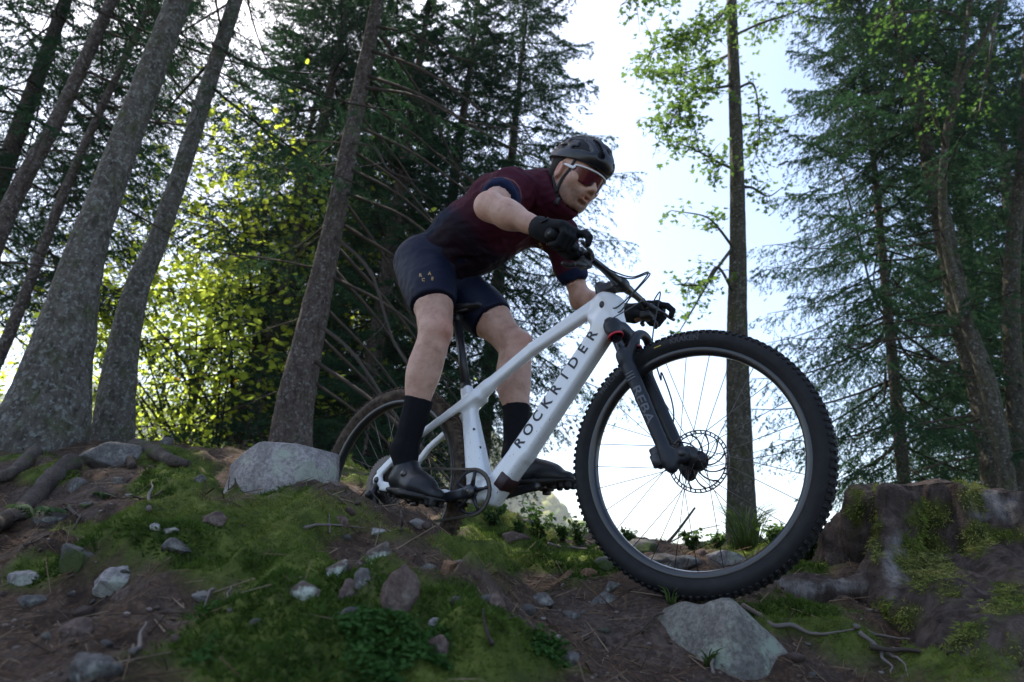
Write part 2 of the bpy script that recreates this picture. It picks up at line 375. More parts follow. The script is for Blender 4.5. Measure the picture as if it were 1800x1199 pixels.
# far hill across the valley, wooded, paling in the haze
hy, hx = np.meshgrid(np.linspace(-1, 1, 60), np.linspace(-1, 1, 70))
def hill_z(x, y):                              # ridge falling away to the right
    s = np.clip((154 - x) / 147, 0, 1.15); r = np.exp(-((y - 330) / 95) ** 2)
    return -101 + r * (147 * s ** .85 + 7 * fbm(x / 30, y / 30, 0, 2, 8))
HX, HY = -70 + hx * 230, 330 + hy * 230; HZ = hill_z(HX, HY); _id = np.arange(HX.size).reshape(HX.shape)
m_hill = mat('hill_turf', (.06, .08, .03), .95, spec=.1); t = NT(m_hill); t.color(t.ramp(t.noise(.12, 4), [(.3, (.03, .045, .015)), (.7, (.08, .1, .04))]))
obj('hill', np.stack([HX, HY, HZ], -1).reshape(-1, 3), np.stack([_id[:-1, :-1], _id[1:, :-1], _id[1:, 1:], _id[:-1, 1:]], -1).reshape(-1, 4), m_hill, kind='structure')
# ------------------------------------------------------------ the mountain bike (its own axes: X ahead, Y left, Z up, rear axle at 0)
BW = np.array([[0.7953, 0.6045, -0.0456], [-0.6030, 0.7966, 0.0435], [0.0626, -0.0071, 0.9980]]); BT = np.array([-0.39908, 2.58269, 0.27344])
BW = np.stack([unit(BW[:, 0]), unit(BW[:, 1] - unit(BW[:, 0]) * (BW[:, 1] @ unit(BW[:, 0]))), np.cross(unit(BW[:, 0]), unit(BW[:, 1]))], 1)
def bike_root(base): return Matrix(np.vstack([np.c_[BW, BW @ np.asarray(base) + BT], [0, 0, 0, 1]]).tolist())
def unb(px, py, Y=0.):                         # line of sight met with the bike's plane Y
    d = BW.T @ (CW @ np.array([(px - 900) / FPX, (py - 599.5) / FPX, 1.])); o = BW.T @ (-BT)
    return o + (Y - o[1]) / d[1] * d
m_white = mat('pearl_white_paint', (.78, .79, .80), .22, coat=.6); t = NT(m_white)
dirt = t.ramp(t.noise(130, 3, .5, vec=t.scale((1, 2.5, .5))), [(.67, 0.), (.71, 1.)])
low = t.n('ShaderNodeSeparateXYZ'); t.l(t.co.outputs['Object'], low.inputs[0])
where = t.n('ShaderNodeMapRange'); t.l(low.outputs[2], where.inputs[0])
for i, v in ((1, .42), (2, .06), (3, .0), (4, .95)): where.inputs[i].default_value = v
mul = t.n('ShaderNodeMath', operation='MULTIPLY'); t.l(dirt, mul.inputs[0]); t.l(where.outputs[0], mul.inputs[1])
t.color(t.mix(mul.outputs[0], (.78, .79, .80), (.07, .05, .04)))
rr_ = t.n('ShaderNodeMapRange'); t.l(mul.outputs[0], rr_.inputs[0]); rr_.inputs[3].default_value = .22; rr_.inputs[4].default_value = .9; t.l(rr_.outputs[0], t.b.inputs['Roughness'])
m_rubber = mat('tyre_rubber', (.022, .022, .024), .72, spec=.35); t = NT(m_rubber)
t.color(t.ramp(t.noise(30, 4, .6), [(.35, (.005, .005, .006)), (.6, (.010, .010, .011)), (.8, (.026, .022, .019))])); t.bump(t.noise(300, 2), .25, .002)
m_muddy = mat('muddy_rubber', (.05, .04, .033), .85, spec=.2); t = NT(m_muddy); t.color(t.ramp(t.noise(40, 4, .6), [(.3, (.02, .017, .015)), (.5, (.065, .046, .034)), (.7, (.13, .098, .07))]))
m_black = mat('black_anodised', (.02, .02, .022), .38, spec=.5); m_carbon = mat('dark_carbon', (.015, .016, .019), .3, coat=.3)
m_fork = mat('slate_fork_paint', (.014, .016, .022), .45, spec=.35); m_stan = mat('black_stanchion', (.02, .02, .024), .12, metal=.6)
m_steel = mat('steel', (.5, .5, .52), .35, metal=1.); m_dark = mat('dark_steel', (.13, .115, .11), .48, metal=1.); m_red = mat('red_anodised', (.5, .02, .04), .4)
m_letter = mat('black_lettering', (.015, .015, .02), .5); m_grey = mat('grey_lettering', (.11, .115, .13), .6); m_tyreprint = mat('tyre_print', (.045, .045, .052), .7); m_yel = mat('yellow_print', (.5, .38, .05), .6)
m_plastic = mat('black_plastic', (.018, .018, .02), .5); m_ring = mat('chainring_black', (.025, .025, .028), .4, metal=.3)
m_chain = mat('gritty_chain', (.10, .085, .07), .55, metal=.7)
BASE = np.array([.58, 0, -.372])
bike = empty('mountain_bike', bike_root(BASE), 'white hardtail mountain bike with black wheels, front wheel on the pale boulder', 'bicycle')
def bk(name, V, F, m, parent=None, smooth=True, **p):
    o = obj(name, V, F, m, parent or bike, smooth, **p)
    if parent is None: o.location = -BASE
    return o
WBASE = 1.165; HA = math.radians(68.5); HU = np.array([-math.cos(HA), 0, math.sin(HA)]); HP = np.array([math.sin(HA), 0, math.cos(HA)])
HAX = np.array([WBASE, 0, 0]) - .044 * HP; BBK = np.array([.431, 0, -.06]); Yv = np.array([0, 1., 0])
# --- frame: one carbon shell grown as a distance field
S = SDF((-.05, -.10, -.16), (1.02, .10, .62), .0040)
S.beam((.47, 0, -.07), (.60, 0, .072), (.040, .034), (.038, .034), Yv, .020, .02)
S.beam((.59, 0, .061), (.925, 0, .472), (.040, .031), (.038, .027), Yv, .017, .006)          # down tube
S.cap(HAX + .502 * HU, HAX + .588 * HU, .030, .027, .012); S.beam((.87, 0, .515), HAX + .54 * HU, (.05, .022), (.058, .022), Yv, .015, .04)
S.beam((.62, 0, .424), (.905, 0, .545), (.020, .018), (.024, .021), Yv, .010, .012)          # top tube
S.beam((.40, 0, .298), (.621, 0, .4245), (.020, .017), (.020, .018), Yv, .010, .006)
S.beam(BBK + (.0, 0, .0), (.338, 0, .312), (.043, .031), (.021, .019), Yv, .012, .03); S.cap((.37, 0, .262), (.43, 0, .312), .018, .016, .03)
S.cap((.345, 0, .30), (.333, 0, .328), .0195, .0195, .01)
S.cap(BBK + (0, -.012, 0), BBK + (0, .012, 0), .0335, .0335, .012)
for s in (-1, 1):
    S.beam((.40, s * .022, .285), (.30, s * .036, .228), (.018, .012), (.014, .010), Yv, .006, .02); S.beam((.30, s * .036, .228), (.13, s * .052, .136), (.014, .010), (.012, .008), Yv, .006, .004)
    S.beam((.13, s * .052, .136), (.005, s * .066, .028), (.012, .008), (.015, .007), Yv, .005, .004)
    S.beam((.42, s * .036, -.075), (.30, s * .040, -.062), (.018, .012), (.014, .010), Yv, .006, .03); S.beam((.31, s * .040, -.063), (.02, s * .064, -.018), (.015, .009), (.017, .007), Yv, .006, .02)
    S.ell((0, s * .066, .004), (.025, .008, .025), k=.010)
V, F = S.mesh(); frame = bk('frame', V, F, m_white)
def on_frame(string, size, c, dirv, Y0, bold=0., m=m_letter, name='frame_lettering', bv=None):
    T, TF = text2d(string, size, bold); d = unit(dirv); up = np.array([-d[2], 0, d[0]]); out = []
    for x, y in T:
        q = np.asarray(c) + d * x + up * y; h = bv.ray_cast(Vector((q[0], -.2, q[2])), Vector((0, 1, 0))); out.append((q[0], (h[0].y if h[0] else Y0) - .0008, q[2]))
    return out, TF
FB = BVHTree.FromPolygons([tuple(v) for v in V.tolist()], [tuple(map(int, f)) for f in F])
a0, a1 = np.array([.603, 0, .088]), np.array([.868, 0, .412]); dv = unit(a1 - a0)
for i, ch in enumerate('ROCKRIDER'):
    V, F = on_frame(ch, .051, a0 + (a1 - a0) * (i / 8) + np.array([-dv[2], 0, dv[0]]) * .004, dv, -.03, .0012, bv=FB); bk('frame_letter', V, F, m_letter, smooth=False)
for q in ((.905, .512), (.40, .16), (.427, .095)):
    hole = q[0] > .8; V, F = lathe([(.0001, -.001), (.0045 if not hole else .009, -.001), (.0045 if not hole else .009, .003), (.0001, .003)], 10)
    V = V * (1, 1, 1.35 if hole else 1); hy = FB.ray_cast(Vector((q[0], -.2, q[1])), Vector((0, 1, 0)))
    bk('cable_port' if hole else 'frame_bolt', V + (q[0], hy[0].y - .001 if hy[0] else -.03, q[1]), F, m_black)
V, F = boxm((.536, -.001, -.028), (.026, .0372, .020), np.array([[dv[0], 0, -dv[2]], [0, 1, 0], [dv[2], 0, dv[0]]])); bk('frame_guard', V, F, mat('maroon_black_guard', (.03, .012, .014), .5))
# --- wheels
def tyre_prof():                               # section of a tyre, bead to bead
    a = np.radians(np.linspace(-200, 20, 23)); R = .3435
    return [(.313, .014), (.319, .0185)] + [(R - .001 - .0285 * math.sin(q), .0295 * math.cos(q)) for q in a[::-1]] + [(.319, -.0185), (.313, -.014)]
def sector(r, ang, y, wr, wa, wy, tw=0.):      # a knob standing on the tread
    V, F = boxm((0, 0, 0), (wr, wy, wa), bev=.18); ca, sa = math.cos(tw), math.sin(tw)
    V = np.stack([V[:, 0], V[:, 1] * ca - V[:, 2] * sa, V[:, 1] * sa + V[:, 2] * ca], 1); V = V + (r, y, 0)
    c, s = math.cos(ang), math.sin(ang); return np.stack([V[:, 0] * c - V[:, 2] * s, V[:, 1], V[:, 0] * s + V[:, 2] * c], 1), F
spoke_me = None
def wheel(cx, mt, name_rot, rotor_y, prints, right_hub):
    global spoke_me
    c = np.array([cx, 0, 0.])
    V, F = lathe([(.319, -.0165), (.3205, -.0175), (.317, -.0186), (.305, -.0172), (.300, -.012), (.298, 0), (.300, .012), (.305, .0172), (.317, .0186), (.3205, .0175), (.319, .0165), (.312, 0)], 96)
    rim = bk('wheel', V + c, F, m_carbon)
    V, F = lathe(tyre_prof(), 120); tyre = bk('tyre', V + c, F, mt, rim); K = []; n = 116; rg = random.Random(3)
    for i in range(n):
        a = i / n * 2 * math.pi; st = 2 * math.pi / n
        for s in (-1, 1):
            K.append(sector(  .3704, a + (s > 0) * st * .5, s * .0085, .0021, .0041, .0056, .15 * s))
            q = sector(.3635, a + (i % 2) * st * .25, 0, .0036, .0068, .0042); v = q[0]
            # shoulder knobs: lean outwards
            v, f = boxm((0, 0, 0), (.0034, .0048, .0042), bev=.2); ph = s * .82; v = np.stack([v[:, 0] * math.cos(ph) - v[:, 1] * math.sin(ph), v[:, 0] * math.sin(ph) + v[:, 1] * math.cos(ph), v[:, 2]], 1)
            v = v + (.3445 + .0290 * math.cos(ph), .0297 * math.sin(ph), 0); aa = a + st * .25; cc, ss = math.cos(aa), math.sin(aa)
            K.append((np.stack([v[:, 0] * cc - v[:, 2] * ss, v[:, 1], v[:, 0] * ss + v[:, 2] * cc], 1), f))
    V, F = join(K); bk('tread', V + c, F, mt, rim, smooth=False, kind='stuff')
    for s, size, ang, mm, b in prints:         # print on the right sidewall; ang = clock angle of its middle
        T, TF = text2d(s, size, b); r0 = .3445; out = []
        for x, y in T:
            rr = r0 + y; th = math.radians(ang) - x / r0; k = np.clip((rr - .3435) / .0285, -1, 1); yy = -.0300 * math.sqrt(max(.05, 1 - k * k)) - .0006
            out.append((rr * math.cos(th), yy, rr * math.sin(th)))
        bk('tyre_lettering', np.array(out) + c, TF, mm, rim, smooth=False)
    V, F = lathe([(.009, -.05), (.014, -.05), (.014, -.035), (.028, -.034), (.028, -.028), (.013, -.022), (.012, 0), (.013, .022), (.028, .028), (.028, .034), (.014, .035), (.014, .05), (.009, .05)], 24); bk('hub', V + c, F, m_black, rim)
    if spoke_me is None:
        V, F = tube([(0, 0, 0), (1, 0, 0)], .0011, 5); spoke_me = mesh('spoke', V, F, m_dark)
    for i in range(28):
        s = -1 if i % 2 else 1; a = i / 28 * 2 * math.pi; off = (.52 if (i // 2) % 2 else -.52) * 1.0
        p0 = np.array([.026 * math.cos(a + off * 2.4), s * .031, .026 * math.sin(a + off * 2.4)]); p1 = np.array([.299 * math.cos(a), s * .003, .299 * math.sin(a)])
        d = p1 - p0; L = np.linalg.norm(d); x = d / L; yv = unit(np.cross((0, 1, 0), x)); zv = np.cross(x, yv)
        o = link('spoke', spoke_me, rim); o.matrix_local = Matrix([[x[0] * L, yv[0], zv[0], p0[0] + cx], [x[1] * L, yv[1], zv[1], p0[1]], [x[2] * L, yv[2], zv[2], p0[2]], [0, 0, 0, 1]])
    # brake rotor: outer band, swept arms, inner carrier
    R = []; y = rotor_y; rr = .090 if cx else .080
    V, F = lathe([(rr, y - .0009), (rr, y + .0009), (rr - .0035, y + .0009), (rr - .0035, y - .0009)], 72); R.append((V, F))
    V, F = lathe([(rr - .009, y - .0009), (rr - .009, y + .0009), (rr - .0125, y + .0009), (rr - .0125, y - .0009)], 72); R.append((V, F))
    for i in range(12):
        a = i / 12 * 2 * math.pi; pts = [((.026 + (rr - .036) * u) * math.cos(a + .75 * u), y, (.026 + (rr - .036) * u) * math.sin(a + .75 * u)) for u in np.linspace(0, 1, 6)]
        R.append(tube(pts, [.0032, .0024, .002, .002, .0024, .0032], 4))
        for j in range(3): q = a + j * .17; R.append(tube([((rr - .0115) * math.cos(q), y, (rr - .0115) * math.sin(q)), ((rr - .002) * math.cos(q + .05), y, (rr - .002) * math.sin(q + .05))], .0022, 4))
    V, F = lathe([(.030, y - .0011), (.030, y + .0011), (.022, y + .0011), (.022, y - .0011)], 36); R.append((V, F)); V, F = join(R); bk('disc_rotor', V + c, F, m_dark, rim, smooth=False)
    return rim
wf = wheel(WBASE, m_rubber, 'f', .045, [('KRAKEN', .023, 89, m_tyreprint, .0006), ('HUTCHINSON', .022, 129, m_tyreprint, .0006), ('-----', .014, 103, m_yel, .0008)], False)
wr = wheel(0., m_muddy, 'r', .045, [('HUTCHINSON', .022, 190, m_grey, .0006)], True)
# --- fork
fork = None
def fk(u, y, p=0.): return HAX + u * HU + p * HP + np.array([0, y, 0])
S = SDF((.80, -.10, .36), (1.06, .10, .62), .0035)
S.cap(fk(.455, 0), fk(.478, 0), .029, .026, .01); S.beam(fk(.462, -.066, .004), fk(.462, .066, .004), (.026, .020), (.026, .020), HU, .014, .02)
for s in (-1, 1): S.cap(fk(.440, s * .066), fk(.466, s * .066), .0225, .0205, .015)
V, F = S.mesh(); fork = bk('fork', V, F, m_fork)
for s in (-1, 1):
    V, F = tube([fk(.30, s * .066), fk(.43, s * .066)], .0160, 24); bk('stanchion', V, F, m_stan, fork)
    V, F = lathe([(.0252, -.003), (.0258, 0), (.0252, .003), (.018, .003), (.018, -.003)], 24); th = HA - math.pi / 2
    Rm = np.stack([HP, HU, np.cross(HP, HU)], 1); V = V @ Rm.T + fk(.424, s * .066); bk('red_seal_ring', V, F, m_red, fork)
S = SDF((.88, -.115, -.07), (1.25, .115, .44), .0035)
for s in (-1, 1):
    S.cap(fk(-.018, s * .0645), fk(.20, s * .0655), .0185, .0195, .0); S.cap(fk(.20, s * .0655), fk(.345, s * .066), .0195, .0215, .006)
    S.cap(fk(.335, s * .066), fk(.352, s * .066), .0245, .0245, .006)
    S.beam(fk(.015, s * .063, -.005), fk(-.006, s * .062, .046), (.020, .012), (.017, .010), Yv, .006, .02); S.ell((WBASE, s * .062, 0), (.021, .012, .021), k=.010)
arch = spline([fk(.34, -.066, .012), fk(.375, -.060, .040), fk(.405, -.036, .058), fk(.412, 0, .064), fk(.405, .036, .058), fk(.375, .060, .040), fk(.34, .066, .012)], 22)
for i in range(len(arch) - 1): S.cap(arch[i], arch[i + 1], .0125, .0125, .006)
S.beam(fk(.09, .068, -.01), fk(.02, .068, -.035), (.012, .010), (.010, .009), Yv, .004, .01)
V, F = S.mesh(); low_ = bk('fork_lowers', V, F, m_fork, fork); LB = BVHTree.FromPolygons([tuple(v) for v in V.tolist()], [tuple(map(int, f)) for f in F])
T, TF = text2d('REBA', .056, .0006); d = -HU; up = np.array([-d[2], 0, d[0]]); out = []    # lettering runs down the right leg
for x, y in T:
    q = fk(.175, 0) + d * (x * .95) + up * (y * .62); h = LB.ray_cast(Vector((q[0], -.2, q[2])), Vector((0, 1, 0))); out.append((q[0], (h[0].y if h[0] else -.085) - .0007, q[2]))
bk('fork_decal', out, TF, m_grey, fork, smooth=False)
for k in range(3):
    V, F = boxm((0, 0, 0), (.0016, .0006, .013)); q = fk(.262 + k * .010, -.0868)
    bk('fork_stripe', V @ np.array([[HU[0], 0, HP[0]], [0, 1, 0], [HU[2], 0, HP[2]]]).T + q, F, m_grey, fork, smooth=False)
V, F = lathe([(.0001, -.078), (.010, -.078), (.011, -.070), (.008, .076), (.0001, .078)], 16, closed=False); bk('front_axle', V + (WBASE, 0, 0), F, m_black, fork)
V, F = join([boxm(fk(.065, .052, -.058), (.020, .016, .032), np.stack([HP, Yv, HU], 1), .3), boxm(fk(.085, .060, -.044), (.012, .010, .022), np.stack([HP, Yv, HU], 1), .3), boxm(fk(.055, .040, -.066), (.016, .006, .020), np.stack([HP, Yv, HU], 1), .3)]); bk('brake_caliper', V, F, m_black, fork)
V, F = tube([fk(-.018, -.0645), fk(-.034, -.0645)], [.012, .009], 12); bk('rebound_knob', V, F, m_red, fork)
V, F = tube([fk(.478, -.066), fk(.488, -.066)], [.019, .015], 16); bk('fork_cap', V, F, m_black, fork)
# --- stem, bar, controls
CL = np.array([.958, 0, .586])
S = SDF((.83, -.05, .52), (1.0, .05, .66), .003)
S.cap(fk(.608, 0), fk(.655, 0), .0215, .0205, .006); S.beam(fk(.640, 0, -.006), CL, (.017, .019), (.016, .024), Yv, .008, .015); S.cap(CL + (0, -.010, 0), CL + (0, .010, 0), .0235, .0235, .008)
V, F = S.mesh(); stem = bk('stem', V, F, m_black)
barpts = spline([CL + (-.044, -.372, .018), CL + (-.030, -.30, .016), CL + (-.006, -.16, .008), CL + (0, -.06, .001), CL, CL + (0, .06, .001), CL + (-.006, .16, .008), CL + (-.030, .30, .016), CL + (-.044, .372, .018)], 49)
V, F = tube(barpts, np.interp(np.abs(barpts[:, 1]), [0, .04, .11, .4], [.0162, .0160, .0118, .0112]), 16); bar = bk('handlebar', V, F, m_carbon)
for s in (-1, 1):
    g = barpts[(np.abs(barpts[:, 1]) > .245) & (barpts[:, 1] * s > 0)]
    V, F = tube(g, .0158, 16); bk('grip', V, F, m_rubber, bar)
    i = np.argmin(np.abs(barpts[:, 1] - s * .225)); q = barpts[i]
    K = [tube([q + (0, -.007 * s, 0), q + (0, .007 * s, 0)], .0165, 14), boxm(q + (.018, -s * .012, -.010), (.014, .012, .011), bev=.3), tube(spline([q + (.020, -s * .030, -.012), q + (.034, s * .0, -.016), q + (.040, s * .02, -.018)], 8), [.010, .011, .011, .010, .010, .009, .008, .007], 10)]
    V, F = join(K); bk('brake_lever_body', V, F, m_black, bar)
    V, F = tube(spline([q + (.038, s * .005, -.018), q + (.052, s * .03, -.024), q + (.054, s * .065, -.026), q + (.060, s * .095, -.026)], 12), [.006, .0055, .005, .005, .005, .005, .005, .005, .0052, .0055, .006, .006], 8); bk('brake_lever', V, F, m_black, bar)
    V, F = join([boxm(q + (.004, -s * .004, -.036), (.020, .026, .012), bev=.35), tube(spline([q + (-.012, s * .004, -.040), q + (-.030, s * .022, -.046), q + (-.036, s * .044, -.044)], 8), .0075, 8), tube(spline([q + (.016, s * .000, -.046), q + (.020, s * .026, -.058), q + (.010, s * .046, -.062)], 8), .0085, 8)])
    bk('gear_shifter' if s < 0 else 'lockout_lever', V, F, m_plastic, bar)
def cable(name, pts, r=.0024): V, F = tube(spline([np.asarray(q, float) for q in pts], 40), r, 7); bk(name, V, F, m_plastic)
bL, bR = barpts[np.argmin(np.abs(barpts[:, 1] - .2))], barpts[np.argmin(np.abs(barpts[:, 1] + .2))]
cable('brake_hose', [bL + (.02, .03, -.012), unb(1150, 528, .22), unb(1161, 514, .20), unb(1152, 560, .16), unb(1147, 610, .10), fk(.30, .092, .03), unb(1163, 655, .085), unb(1181, 705, .085), unb(1183, 745, .08), fk(.09, .068, -.045)])
cable('gear_cable', [bR + (.015, .02, -.010), unb(1080, 478, -.10), unb(1112, 487, .02), unb(1140, 479, .05), unb(1112, 515, .0), unb(1085, 540, -.028), (.925, -.028, .50)])
cable('rear_brake_hose', [bR + (.02, .0, -.012), unb(1075, 480, -.13), unb(1110, 490, -.02), unb(1143, 481, .02), unb(1110, 520, .0), unb(1090, 548, -.02), (.93, -.024, .495)])
cable('lockout_cable', [bL + (.01, .02, -.03), unb(1133, 526, .12), unb(1126, 530, .08), unb(1105, 543, -.01), unb(1088, 553, -.05), fk(.490, -.06)], .0018)
# --- seatpost and saddle
V, F = tube([(.336, 0, .318), (.268, 0, .594)], .0158, 20); post = bk('seatpost', V, F, m_black)
V, F = tube([(.3385, 0, .306), (.3305, 0, .340)], [.0215, .0205], 20); bk('seat_collar', V, F, m_plastic)
V, F = join([boxm((.262, 0, .612), (.020, .021, .016), bev=.3), tube([(.19, -.022, .634), (.33, -.022, .628)], .0035, 8), tube([(.19, .022, .634), (.33, .022, .628)], .0035, 8), tube([(.262, -.03, .606), (.262, .03, .606)], .006, 10)]); bk('saddle_clamp', V, F, m_black, post)
S = SDF((.07, -.09, .60), (.40, .09, .70), .004); S.cap((.12, 0, .662), (.365, 0, .648), .022, .013, .02, flat=((0, 0, 1), .7)); S.ell((.15, 0, .664), (.07, .072, .016), k=.03); S.cap((.2, 0, .656), (.3, 0, .65), .034, .02, .02, flat=((0, 0, 1), .5))
V, F = S.mesh(); bk('saddle', V, F, m_plastic)
# --- crankset, pedals
CA = math.radians(190); cd = np.array([math.cos(CA), 0, math.sin(CA)]); pedal_at = {}
crank = None
K = []; cr = .0745
V, F = lathe([(cr - .0095, -.0535), (cr - .0015, -.0535), (cr - .0015, -.0505), (cr - .0095, -.0505)], 72); K.append((V, F))
for i in range(36):
    a = i / 36 * 2 * math.pi; K.append(sector(cr + .0005, a, -.052, .0035, .0036, .0011))
for i in range(5):
    a = i / 5 * 2 * math.pi + CA + math.pi / 5; K.append(tube([(.018 * math.cos(a), -.054, .018 * math.sin(a)), (.05 * math.cos(a), -.053, .05 * math.sin(a)), ((cr - .006) * math.cos(a), -.052, (cr - .006) * math.sin(a))], [.009, .0055, .0065], 6))
V, F = lathe([(.010, -.057), (.024, -.057), (.024, -.050), (.010, -.050)], 30); K.append((V, F)); V, F = join(K); crank = bk('crankset', V + BBK, F, m_ring)
for s in (-1, 1):
    d = cd * -s * (-1) if s > 0 else cd
    d = cd if s < 0 else -cd; e = BBK + d * .17
    S = SDF(np.minimum(BBK, e) - .05 + np.array([0, s * .07 - .05 if s < 0 else .0, 0]), np.maximum(BBK, e) + .05 + np.array([0, .0 if s < 0 else .12, 0]), .003)
    n2 = np.cross(d, Yv); S.beam(BBK + (0, s * .066, 0), e + (0, s * .078, 0), (.019, .0085), (.0135, .0070), Yv, .006, .01); S.ell(BBK + (0, s * .066, 0), (.0215, .011, .0215), k=.010); S.ell(e + (0, s * .078, 0), (.016, .0085, .016), k=.008)
    V, F = S.mesh(); bk('crank_arm', V, F, m_carbon, crank)
    V, F = lathe([(.0001, s * .0785), (.0095, s * .0785), (.010, s * .074), (.0001, s * .074)], 16, closed=False); bk('crank_bolt', V + BBK, F, m_dark, crank)
    pc = e + np.array([0, s * .128, 0]); pedal_at[s] = pc
    K = [tube([e + (0, s * .08, 0), pc + (0, s * .028, 0)], .0065, 10), boxm(pc, (.022, .026, .008), bev=.3)]
    for sx in (-1, 1): K.append(tube([pc + (sx * .036, -s * .022, .004), pc + (sx * .040, 0, .006 * sx), pc + (sx * .036, s * .022, .004)], .0045, 8)); K.append(boxm(pc + (sx * .028, 0, .004), (.010, .012, .005), bev=.3))
    K.append(boxm(pc + (0, s * .012, -.014), (.012, .010, .006), bev=.3)); V, F = join(K); bk('pedal', V, F, m_dark, crank)
# --- cassette, mech, chain
K = [lathe([(.026, y0), (r, y0), (r, y0 + .0018), (.026, y0 + .0018)], 60) for r, y0 in zip((.100, .088, .076, .065, .056, .048, .041, .035, .030), np.linspace(-.024, -.056, 9))]
for r, y0 in zip((.100, .088, .076, .065, .056, .048, .041), np.linspace(-.024, -.056, 9)):
    nt = int(2 * math.pi * r / .0127); K += [sector(r + .002, i / nt * 2 * math.pi, y0 + .001, .0026, .0034, .0008) for i in range(nt)]
V, F = join(K); bk('cassette', V, F, m_dark, wr, smooth=False)
S = SDF((-.10, -.10, -.24), (.10, -.02, .03), .003)
S.cap((-.004, -.068, -.014), (-.016, -.070, -.050), .012, .012, .01); S.beam((-.018, -.066, -.050), (.002, -.060, -.105), (.018, .012), (.016, .010), Yv, .006, .01); S.cap((-.018, -.056, -.050), (-.018, -.086, -.050), .014, .014, .008)
S.beam((.004, -.054, -.100), (.030, -.054, -.185), (.014, .0022), (.012, .0022), Yv, .001, .0); S.beam((.004, -.040, -.100), (.030, -.040, -.185), (.014, .0022), (.012, .0022), Yv, .001, .0)
V, F = S.mesh(); mech = bk('rear_derailleur', V, F, m_black)
for q in ((.006, -.047, -.108), (.028, -.047, -.178)): V, F = lathe([(.004, -.003), (.019, -.0015), (.019, .0015), (.004, .003)], 20); bk('jockey_wheel', V + q, F, m_plastic, mech)
V, F = lathe([(.0001, -.076), (.011, -.076), (.013, -.071), (.008, -.06), (.0001, -.06)], 18, closed=False); bk('rear_axle', V + (0, 0, .004), F, m_black)
path = [np.array([.05 * 0 + .055 * math.cos(a), -.044, .055 * math.sin(a)]) for a in np.radians([250, 210, 170, 130, 100])]
path += [BBK + np.array([(cr + .001) * math.cos(a), -.052, (cr + .001) * math.sin(a)]) for a in np.radians(np.arange(97, -98, -13))]
path += [np.array([.26, -.050, -.150]), np.array([.10, -.047, -.182]), np.array([.034, -.047, -.198]), np.array([.012, -.047, -.180]), np.array([.016, -.047, -.140]), np.array([.022, -.047, -.106]), np.array([.0, -.046, -.09]), np.array([-.02, -.044, -.052])]
path = np.array(path); seg = np.r_[0, np.cumsum(np.linalg.norm(np.diff(path, axis=0), axis=1))]; N = int(seg[-1] / .0127); u = np.linspace(0, seg[-1], N); cp = np.stack([np.interp(u, seg, path[:, i]) for i in range(3)], 1); K = []
for i in range(N - 1):                         # links: plates either side, rollers between
    a, b = cp[i], cp[i + 1]; x = unit(b - a); R = np.stack([x, Yv, np.cross(x, Yv)], 1); w = .0034 if i % 2 else .0026
    for s in (-1, 1): K.append(boxm((a + b) / 2 + (0, s * w, 0), (.0088, .0006, .0040), R, .3))
    K.append(tube([a + (0, -.003, 0), a + (0, .003, 0)], .0036, 6))
V, F = join(K); bk('chain', V, F, m_chain, smooth=False, kind='stuff')
# ------------------------------------------------------------ the rider (in the bicycle's axes; joints solved from the photograph)
J = {k: np.array(v) for k, v in {'hipR': (.132, -.080, .875), 'hipL': (.148, .080, .820), 'kneeR': (.288, -.134, .497), 'kneeL': (.453, .128, .508), 'ankR': (.183, -.129, .087), 'ankL': (.480, .120, .090),
 'shR': (.606, -.145, .983), 'shL': (.575, .212, .998), 'elR': (.664, -.344, .791), 'elL': (.616, .334, .744), 'wrR': (.872, -.331, .647), 'wrL': (.839, .306, .624), 'neck': (.622, .037, 1.075)}.items()}
HC = np.array([.774, .004, 1.058])                       # between the ears
_f = unit((.90, -.15, -.52)); _l = unit(np.array([.06, 1, .02]) - _f * (np.array([.06, 1, .02]) @ _f)); HR = np.stack([_f, _l, np.cross(_f, _l)], 1)
def H(x, y, z): return HC + HR @ np.array([x, y, z])
m_skin = mat('skin', (.5, .29, .2), .48, spec=.4, sss=.12); t = NT(m_skin)
sk = t.ramp(t.noise(22, 7, .72), [(.3, (.34, .175, .125)), (.5, (.49, .29, .215)), (.7, (.57, .355, .27))])
t.color(t.mix(t.attr('stubble'), t.mix(t.attr('red'), sk, (.50, .17, .12)), (.10, .06, .045))); t.bump(t.mix(.5, t.noise(300, 4, .7), t.noise(60, 4, .6)), .35, .003)
m_maroon = mat('jersey_cloth', (.085, .012, .028), .75, spec=.15, sheen=.0); t = NT(m_maroon)
wv = t.noise(600, 2, .5); jc = t.mix(t.attr('navy'), (.052, .006, .017), (.005, .009, .024)); jc = t.mix(t.attr('blk'), jc, (.011, .004, .009)); jc = t.mix(t.attr('cuff'), jc, (.008, .014, .045)); t.color(jc); t.bump(wv, .3, .0006)
m_short = mat('navy_lycra', (.005, .0075, .024), .6, spec=.22); t = NT(m_short); t.bump(t.noise(700, 2), .25, .0005)
m_sock = mat('black_sock', (.008, .008, .010), .9, spec=.15); t = NT(m_sock); w_ = t.n('ShaderNodeTexWave'); w_.inputs['Scale'].default_value = 160; t.l(t.co.outputs['Object'], w_.inputs[0]); t.bump(w_.outputs[0], .3, .001)
m_glove = mat('black_glove', (.007, .008, .010), .75, spec=.2); t = NT(m_glove); t.bump(t.noise(500, 2), .3, .0006)
m_shoe = mat('black_shoe', (.010, .011, .013), .42, spec=.35); m_sole = mat('shoe_sole', (.018, .016, .015), .75)
m_gold = mat('gold_print', (.42, .28, .10), .5); m_helm = mat('helmet_shell', (.008, .009, .013), .28, spec=.4, coat=.15); m_foam = mat('helmet_foam', (.010, .010, .012), .8); m_strap = mat('strap_webbing', (.012, .012, .014), .8)
